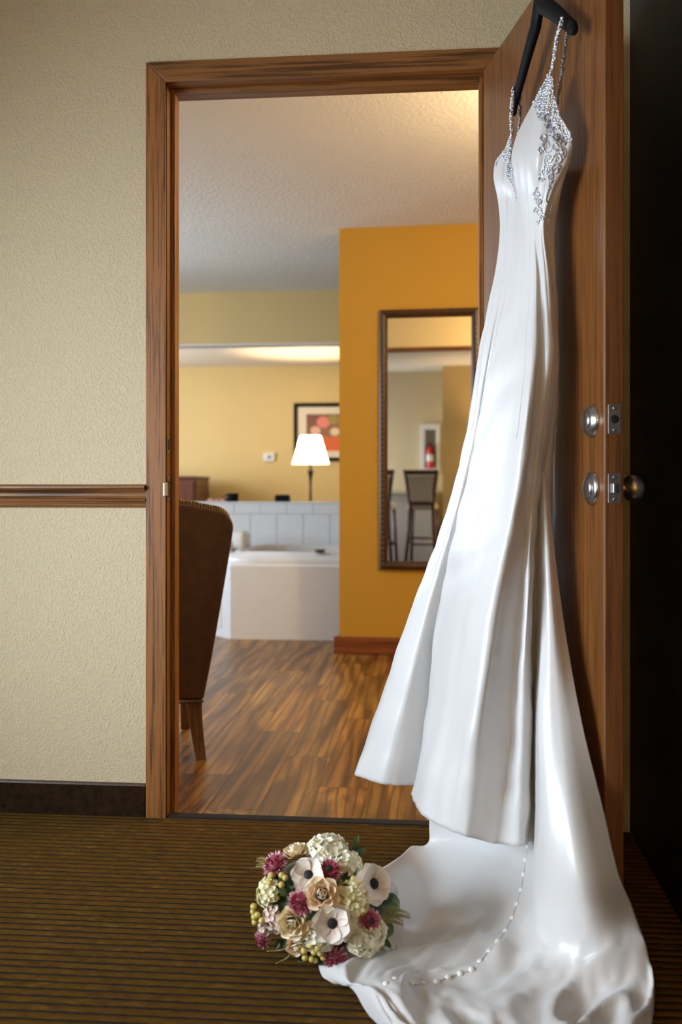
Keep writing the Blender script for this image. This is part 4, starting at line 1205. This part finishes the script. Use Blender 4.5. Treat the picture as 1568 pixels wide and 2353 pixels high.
M['pink'] = petal_mat('mauve_pink_petal', (.34, .08, .12), (.62, .27, .32), (.82, .56, .56))
M['pink_d'] = petal_mat('raspberry_petal', (.20, .016, .04), (.36, .045, .09), (.55, .14, .20))
M['eye'] = plain('anemone_eye', (.008, .007, .012), .7)
M['berry'] = plain('yellow_berry', (.62, .50, .14), .35, 0, .2)
M['leafg'] = petal_mat('green_leaf', (.045, .09, .020), (.055, .12, .025), (.08, .15, .035), .4)
M['leafd'] = petal_mat('dark_leaf', (.018, .045, .010), (.030, .065, .014), (.045, .085, .02), .4)
M['leafy'] = petal_mat('olive_leaf', (.14, .15, .025), (.24, .22, .05), (.36, .30, .10), .5)
M['stem'] = plain('green_stem', (.05, .09, .02), .6)
M['ribbon'] = M['satin']

BC = UZ(752, 2100, .112); BC = UZ(752, 2068, .112)
BR = Vector((.150, .120, .108))
def bq_hit(px, py, k=1.0):
    r_ = ray(px, py); o_ = CAM - BC
    s_ = Vector((1 / (BR[0] * k), 1 / (BR[1] * k), 1 / (BR[2] * k)))
    a = Vector((r_.x * s_.x, r_.y * s_.y, r_.z * s_.z)); b = Vector((o_.x * s_.x, o_.y * s_.y, o_.z * s_.z))
    A, B, D = a.dot(a), 2 * a.dot(b), b.dot(b) - 1
    q = B * B - 4 * A * D
    t_ = (-B - math.sqrt(q)) / (2 * A) if q > 0 else -B / (2 * A)
    p = CAM + r_ * t_; n_ = p - BC
    n_ = Vector((n_.x / BR[0] ** 2, n_.y / BR[1] ** 2, n_.z / BR[2] ** 2)).normalized()
    return p, n_
PXM = (BC - CAM).dot(VF) / FPX
bqt = empty('bridal_bouquet', (BC.x, BC.y, 0), 'round bridal bouquet of roses, anemones and hydrangea lying against the satin train', 'bouquet')
def petal_data(L, Wd, cup, curl, nx=4, ny=5, tipw=.55, ruff=0.0, seed=0):
    """petal from origin along +Y, its face up +Z; cup lifts the sides, curl lifts (or drops) the tip"""
    vs, fs = [], []; rr = random.Random(seed)
    for j in range(ny + 1):
        t_ = j / ny
        wdt = Wd * (math.sin(math.pi * (0.10 + .80 * t_ ** .8)) if tipw < .5 else math.sin(math.pi * min(1, .12 + .62 * t_)) * (1 if t_ < .85 else 1 - (t_ - .85) * 2.2))
        if t_ > .6 and tipw >= .5: wdt *= math.sqrt(max(.02, 1 - ((t_ - .6) / .4) ** 2 * .42))
        for i in range(nx + 1):
            u_ = -1 + 2 * i / nx
            x_ = u_ * wdt * .5; y_ = L * t_ * (1 - .07 * u_ * u_ * t_)
            z_ = cup * u_ * u_ * wdt + curl * L * t_ * t_ + ruff * L * math.sin(u_ * 5 + seed) * t_
            vs.append(Vector((x_, y_, z_)))
    n = nx + 1
    for j in range(ny):
        for i in range(nx): fs.append((j * n + i, j * n + i + 1, (j + 1) * n + i + 1, (j + 1) * n + i))
    return vs, fs
def frame_at(p, n_, spin=0.0, sc_=1.0):
    return Matrix.Translation(p) @ n_.to_track_quat('Z', 'Y').to_matrix().to_4x4() @ Matrix.Rotation(spin, 4, 'Z') @ Matrix.Scale(sc_, 4)
def aim(n_, extra=(0, 0, 0)):
    return (n_ + Vector(extra)).normalized()
rq = random.Random(23)
toc = lambda p: (CAM - p).normalized()

# foliage collar and core that the flowers sit in
vv = [BC + Vector((q.x * BR.x * .80, q.y * BR.y * .80, q.z * BR.z * .80)) * (1 + .06 * noise.noise(q * 4)) for q in ICO3[0]]
mk('foliage_core', vv, ICO3[1], 'leafd', bqt, True)

RPM = {m: [mesh_of('petal', petal_data(1, 1.25, (.55, .40, .25)[i], c_, 6, 9, .6, .02, i), m) for i, c_ in enumerate((.05, -.08, -.20))] for m in ('rose_p', 'rose_y')}
def rose(px, py, rpx, mat, tilt=(0, 0, 0), kk=.97):
    R_ = rpx * PXM; p, n_ = bq_hit(px, py, kk); n_ = aim(n_.lerp(toc(p), .35), tilt)
    F = frame_at(p, n_, rq.uniform(0, 6))
    core = mk('rose', [F @ Vector((q.x * R_ * .15, q.y * R_ * .15, q.z * R_ * .34 + R_ * .36)) for q in ICO2[0]], ICO2[1], mat, bqt, True)
    layers = ((3, .16, 94, .58, 0, .36), (4, .28, 92, .66, 0, .28), (4, .42, 86, .76, 0, .16), (5, .58, 74, .82, 1, .06), (5, .74, 58, .84, 1, 0), (6, .84, 36, .80, 2, -.05))
    for li, (cnt, r0_, ang, ln, mi_, lift) in enumerate(layers):
        for k in range(cnt):
            a = 2 * math.pi * (k + .5 * li) / cnt + rq.uniform(-.12, .12)
            # base ring, petal standing at ang and bending round the heart
            Mx = F @ Matrix.Rotation(a, 4, 'Z') @ Matrix.Translation((0, r0_ * R_ * .8, lift * R_)) @ Matrix.Rotation(math.radians(ang), 4, 'X') @ Matrix.Scale(R_ * ln * .74, 4)
            Mx = Mx @ Matrix.Diagonal(((.62, .85, 1.05, 1.15, 1.3, 1.35)[li], 1, (.8, 1, 1, 1, 1, 1)[li], 1))
            inst('petal', RPM[mat][mi_], core, Mx)
def anemone(px, py, rpx, tilt=(0, 0, 0)):
    R_ = rpx * PXM; p, n_ = bq_hit(px, py, 1.02); n_ = aim(n_.lerp(toc(p), .45), tilt); F = frame_at(p, n_, rq.uniform(0, 6))
    eye = mk('anemone', [F @ Vector((q.x * R_ * .29, q.y * R_ * .29, q.z * R_ * .22 + R_ * .26)) for q in ICO2[0]], ICO2[1], 'eye', bqt, True)
    fr = []
    for k in range(34):
        a = rq.uniform(0, 6.28); d_ = rq.uniform(.26, .38) * R_
        fr.append(ball(F @ Vector((d_ * math.cos(a), d_ * math.sin(a), (.24 + rq.uniform(0, .08)) * R_)), R_ * .032, ICO1))
    mk('stamens', *merge(fr), 'eye', eye, True)
    for L_, cnt, ang in ((0, 6, 6), (1, 5, 16)):
        for k in range(cnt):
            a = 2 * math.pi * (k + .5 * L_) / cnt + rq.uniform(-.1, .1)
            Mx = F @ Matrix.Rotation(a, 4, 'Z') @ Matrix.Translation((0, .05 * R_, .01 * L_)) @ Matrix.Rotation(math.radians(ang + rq.uniform(-6, 6)), 4, 'X') @ Matrix.Scale(R_ * (1.0 - .1 * L_), 4)
            inst('petal', APM[k % 2], eye, Mx)
APM = [mesh_of('petal', petal_data(1, 1.05, .16, .08, 6, 10, .6, .015, i + 5), 'anem') for i in range(2)]
def floret_data():
    ps = []
    for k in range(4):
        v_, f_ = petal_data(1, 1.0, .12, .10, 2, 3, .6, 0, k); R_ = Matrix.Rotation(k * math.pi / 2, 4, 'Z') @ Matrix.Rotation(.25, 4, 'X'); ps.append(([R_ @ q for q in v_], f_))
    return merge(ps)
HFM = {m: mesh_of('floret', floret_data(), m) for m in ('hyd', 'hyd_y', 'hyd_p')}
def hydrangea(px, py, rpx, mat='hyd', n=30, k_=.92, fl=.28):
    R_ = rpx * PXM; p, n_ = bq_hit(px, py, k_); F = frame_at(p, n_)
    core = mk('hydrangea', [F @ Vector((q.x * R_ * .86, q.y * R_ * .86, q.z * R_ * .52)) for q in ICO2[0]], ICO2[1], mat, bqt, True)
    n = int(n * 1.35)
    for k in range(n):
        zc = 1 - (k + .5) / n * 1.05; ph = k * 2.39996 + rq.uniform(-.2, .2); rr = math.sqrt(max(0, 1 - zc * zc))
        d_ = Vector((rr * math.cos(ph), rr * math.sin(ph), zc))
        q = Vector((d_.x * R_, d_.y * R_, d_.z * R_ * .62)); nn = Vector((d_.x, d_.y, d_.z * 1.6)).normalized()
        nn = (nn + Vector((rq.uniform(-.55, .55), rq.uniform(-.55, .55), 0))).normalized()
        Mx = F @ Matrix.Translation(q) @ nn.to_track_quat('Z', 'Y').to_matrix().to_4x4() @ Matrix.Rotation(rq.uniform(0, 3), 4, 'Z') @ Matrix.Scale(R_ * fl * rq.uniform(.85, 1.2), 4)
        inst('floret', HFM[mat], core, Mx)
def pinkhead(px, py, rpx, eye=False, side=None):
    R_ = rpx * PXM; p, n_ = bq_hit(px, py, 1.0); n_ = n_.lerp(toc(p), .3).normalized(); F = frame_at(p, n_)
    core = mk('scabiosa', [F @ Vector((q.x * R_ * .62, q.y * R_ * .62, q.z * R_ * .5 + .2 * R_)) for q in ICO2[0]], ICO2[1], 'pink_d', bqt, True)
    for (cnt, zlo, zhi, mat_, nm, ln) in ((110, .25, 1, 'pink_d', 'tuft', .24), (70, -.25, .35, 'pink', 'fringe', .42)):
        ps = []
        for k in range(cnt):
            zc = rq.uniform(zlo, zhi)
            if eye and zc > .86: continue
            ph = rq.uniform(0, 6.28); rr = math.sqrt(max(0, 1 - zc * zc)); d_ = Vector((rr * math.cos(ph), rr * math.sin(ph), zc))
            b_ = Vector((d_.x * R_ * .6, d_.y * R_ * .6, d_.z * R_ * .48 + .2 * R_))
            Rm = d_.to_track_quat('Y', 'Z').to_matrix().to_4x4()
            v_, f_ = petal_data(R_ * ln * rq.uniform(.8, 1.25), R_ * .15, .2, .1, 2, 2, .6)
            ps.append(([F @ (b_ + Rm @ q) for q in v_], f_))
        mk(nm, *merge(ps), mat_, core, True)
    if eye:
        mk('dark_eye', [F @ Vector((q.x * R_ * .26, q.y * R_ * .26, q.z * R_ * .14 + .70 * R_)) for q in ICO2[0]], ICO2[1], 'eye', core, True)
Z4 = lambda x_, y_: (560 + x_ / 3.92, 1880 + y_ / 3.92)
hydrangea(754, 1952, 43, 'hyd', 40, .93)
hydrangea(809, 2068, 36, 'hyd_y', 34, .94)
hydrangea(842, 2150, 42, 'hyd', 40, .93)
hydrangea(617, 2050, 30, 'hyd_y', 28, .95)
hydrangea(632, 2112, 28, 'hyd_p', 26, .92)
hydrangea(730, 2150, 36, 'hyd', 30, .90)
hydrangea(800, 1985, 30, 'hyd', 26, .92)
hydrangea(610, 2140, 20, 'hyd_p', 18, .9)
hydrangea(800, 2120, 34, 'hyd', 26, .90)
rose(741, 2056, 33, 'rose_p', (0, 0, 0), 1.10)
rose(674, 2120, 31, 'rose_y', (.0, 0, .0), 1.03)
rose(680, 1962, 29, 'rose_y', (-.15, .3, .5))
rose(683, 2172, 23, 'rose_p', (.1, -.2, -.2))
anemone(711, 2014, 41)
anemone(764, 2119, 44)
anemone(851, 2033, 45, (.45, 0, 0))
pinkhead(636, 1992, 31); pinkhead(756, 2004, 30, True); pinkhead(694, 2074, 30); pinkhead(848, 2112, 25, True); pinkhead(606, 2156, 21); pinkhead(772, 2196, 31)
# berries, each on a wisp of stem
brm = mesh_of('berry', ball((0, 0, 0), 1, ICO2), 'berry')
clusters = [[(250, 515), (342, 512), (375, 538), (342, 600), (235, 585)], [(990, 545), (1040, 600), (1045, 665)], [(90, 797), (85, 843), (125, 872), (98, 890), (103, 935), (165, 925)], [(605, 1150), (670, 1168), (545, 1195), (635, 1210), (690, 1220), (555, 1255), (615, 1270), (645, 1280), (718, 1255)]]
for c_ in clusters:
    st_ = []; ps = []
    for q in c_:
        p, n_ = bq_hit(*Z4(*q), 1.06); p0, _ = bq_hit(*Z4(*q), .8); ps.append((p, n_)); st_.append(tube_data([p0, p], .0014, 5))
    so_ = mk('berry_sprig', *merge(st_), 'stem', bqt, True)
    for p, n_ in ps:
        p.z = max(p.z, .012)
        inst('berry', brm, so_, frame_at(p, n_) @ Matrix.Scale(.0064 * rq.uniform(.9, 1.1), 4))
# leaves
LFM = {m: mesh_of('leaf', petal_data(1, .5, .25, -.15, 4, 6, .4, 0, 3), m) for m in ('leafg', 'leafd', 'leafy')}
def leaf(a, b, mat, wd=1.0, off=1.0, parent=None):
    p0, n0 = bq_hit(*Z4(*a), .86); p1, n1 = bq_hit(*Z4(*b), off)
    p1.z = max(p1.z, .012)
    y_ = (p1 - p0); L = y_.length; y_.normalize(); nrm_ = toc(p0); x_ = y_.cross(nrm_).normalized(); z_ = x_.cross(y_)
    Mx = Matrix(((x_.x, y_.x, z_.x, p0.x), (x_.y, y_.y, z_.y, p0.y), (x_.z, y_.z, z_.z, p0.z), (0, 0, 0, 1))) @ Matrix.Diagonal((L * wd, L, L, 1))
    inst('leaf', LFM[mat], bqt, Mx)
for a, b, m, w_ in (((985, 300), (1035, 150), 'leafg', .8), ((1000, 330), (1105, 280), 'leafg', 1.1), ((960, 330), (925, 240), 'leafd', .9), ((990, 370), (1080, 330), 'leafd', 1.2), ((975, 440), (1005, 360), 'leafg', 1.2), ((1010, 460), (1085, 400), 'leafd', 1.0), ((985, 320), (1075, 260), 'leafd', .9), ((960, 470), (935, 380), 'leafd', 1.0),
                    ((1230, 760), (1365, 680), 'leafd', 1.1), ((1240, 790), (1445, 745), 'leafg', 1.0), ((1250, 800), (1420, 800), 'leafg', .8), ((1230, 960), (1365, 1060), 'leafg', 1.2), ((1220, 1000), (1320, 1090), 'leafd', 1.2), ((1200, 1060), (1330, 1160), 'leafd', 1.0), ((1240, 930), (1350, 1000), 'leafd', 1.0),
                    ((430, 650), (330, 690), 'leafd', 1.2), ((450, 600), (390, 560), 'leafd', 1.0), ((470, 640), (400, 720), 'leafg', .9), ((300, 560), (280, 500), 'leafd', 1.0), ((900, 560), (860, 620), 'leafy', .9), ((920, 520), (985, 480), 'leafd', 1.0), ((600, 1230), (560, 1130), 'leafd', 1.3), ((640, 1230), (720, 1180), 'leafd', 1.2), ((330, 1090), (290, 1180), 'leafd', 1.0), ((360, 1100), (350, 1160), 'leafd', 1.0), ((1020, 560), (1000, 640), 'leafd', 1.2), ((560, 1280), (480, 1290), 'leafd', .9), ((690, 1290), (660, 1200), 'leafd', 1.0)):
    leaf(a, b, m, w_)
# feathery fern sprigs: fine leaflets on a rib
def fern(a, b, n=16, mat='leafy', ln=.016, off=1.02):
    p0, _ = bq_hit(*Z4(*a), .9); p1, _ = bq_hit(*Z4(*b), off); p1.z = max(p1.z, .015)
    ps = [tube_data([p0, p0.lerp(p1, .5) + Vector((0, 0, .006)), p1], .0011, 5)]
    y_ = (p1 - p0).normalized(); vw = toc(p0); x_ = y_.cross(vw).normalized()
    for k in range(2, n):
        t_ = k / n; c_ = p0.lerp(p1, t_) + Vector((0, 0, .006 * 4 * t_ * (1 - t_)))
        for sg in (-1, 1):
            d_ = (x_ * sg + y_ * .8).normalized(); L = ln * (1.15 - t_ * .7)
            w__ = d_.cross(vw).normalized() * L * .14
            ps.append(([c_, c_ + d_ * L * .5 + w__, c_ + d_ * L, c_ + d_ * L * .5 - w__], [(0, 1, 2, 3)]))
    mk('fern_sprig', *merge(ps), mat, bqt)
fern((1240, 870), (1500, 890), 18); fern((1230, 900), (1440, 960), 16); fern((250, 440), (115, 385), 14, 'leafy', .012); fern((930, 300), (900, 230), 10, 'leafd', .010); fern((260, 470), (110, 440), 12, 'leafy', .010); fern((1180, 1120), (1290, 1270), 14, 'leafy', .010); fern((400, 690), (310, 670), 12, 'leafg', .010)
for pts in ([(440, 1190), (390, 1260), (290, 1310)], [(420, 1150), (330, 1190), (210, 1200)], [(1200, 1120), (1300, 1160), (1370, 1200), (1375, 1140)]):
    q = []
    for a in pts:
        p, n_ = bq_hit(*Z4(*a), 1.0); p.z = max(p.z, .008); q.append(p)
    tube('tendril', spline(q, 5), .0011, 'leafy', bqt, 5)
# bound stems behind the flowers
axd = Vector((.55, .75, -.18)).normalized(); b0 = BC + Vector((.02, .02, -.01))
hp = [b0 + axd * d_ for d_ in (.06, .12, .17)]
hp[2].z = max(hp[2].z, .03)
tube('ribbon_binding', hp, [.024, .019, .021], 'ribbon', bqt, 16)
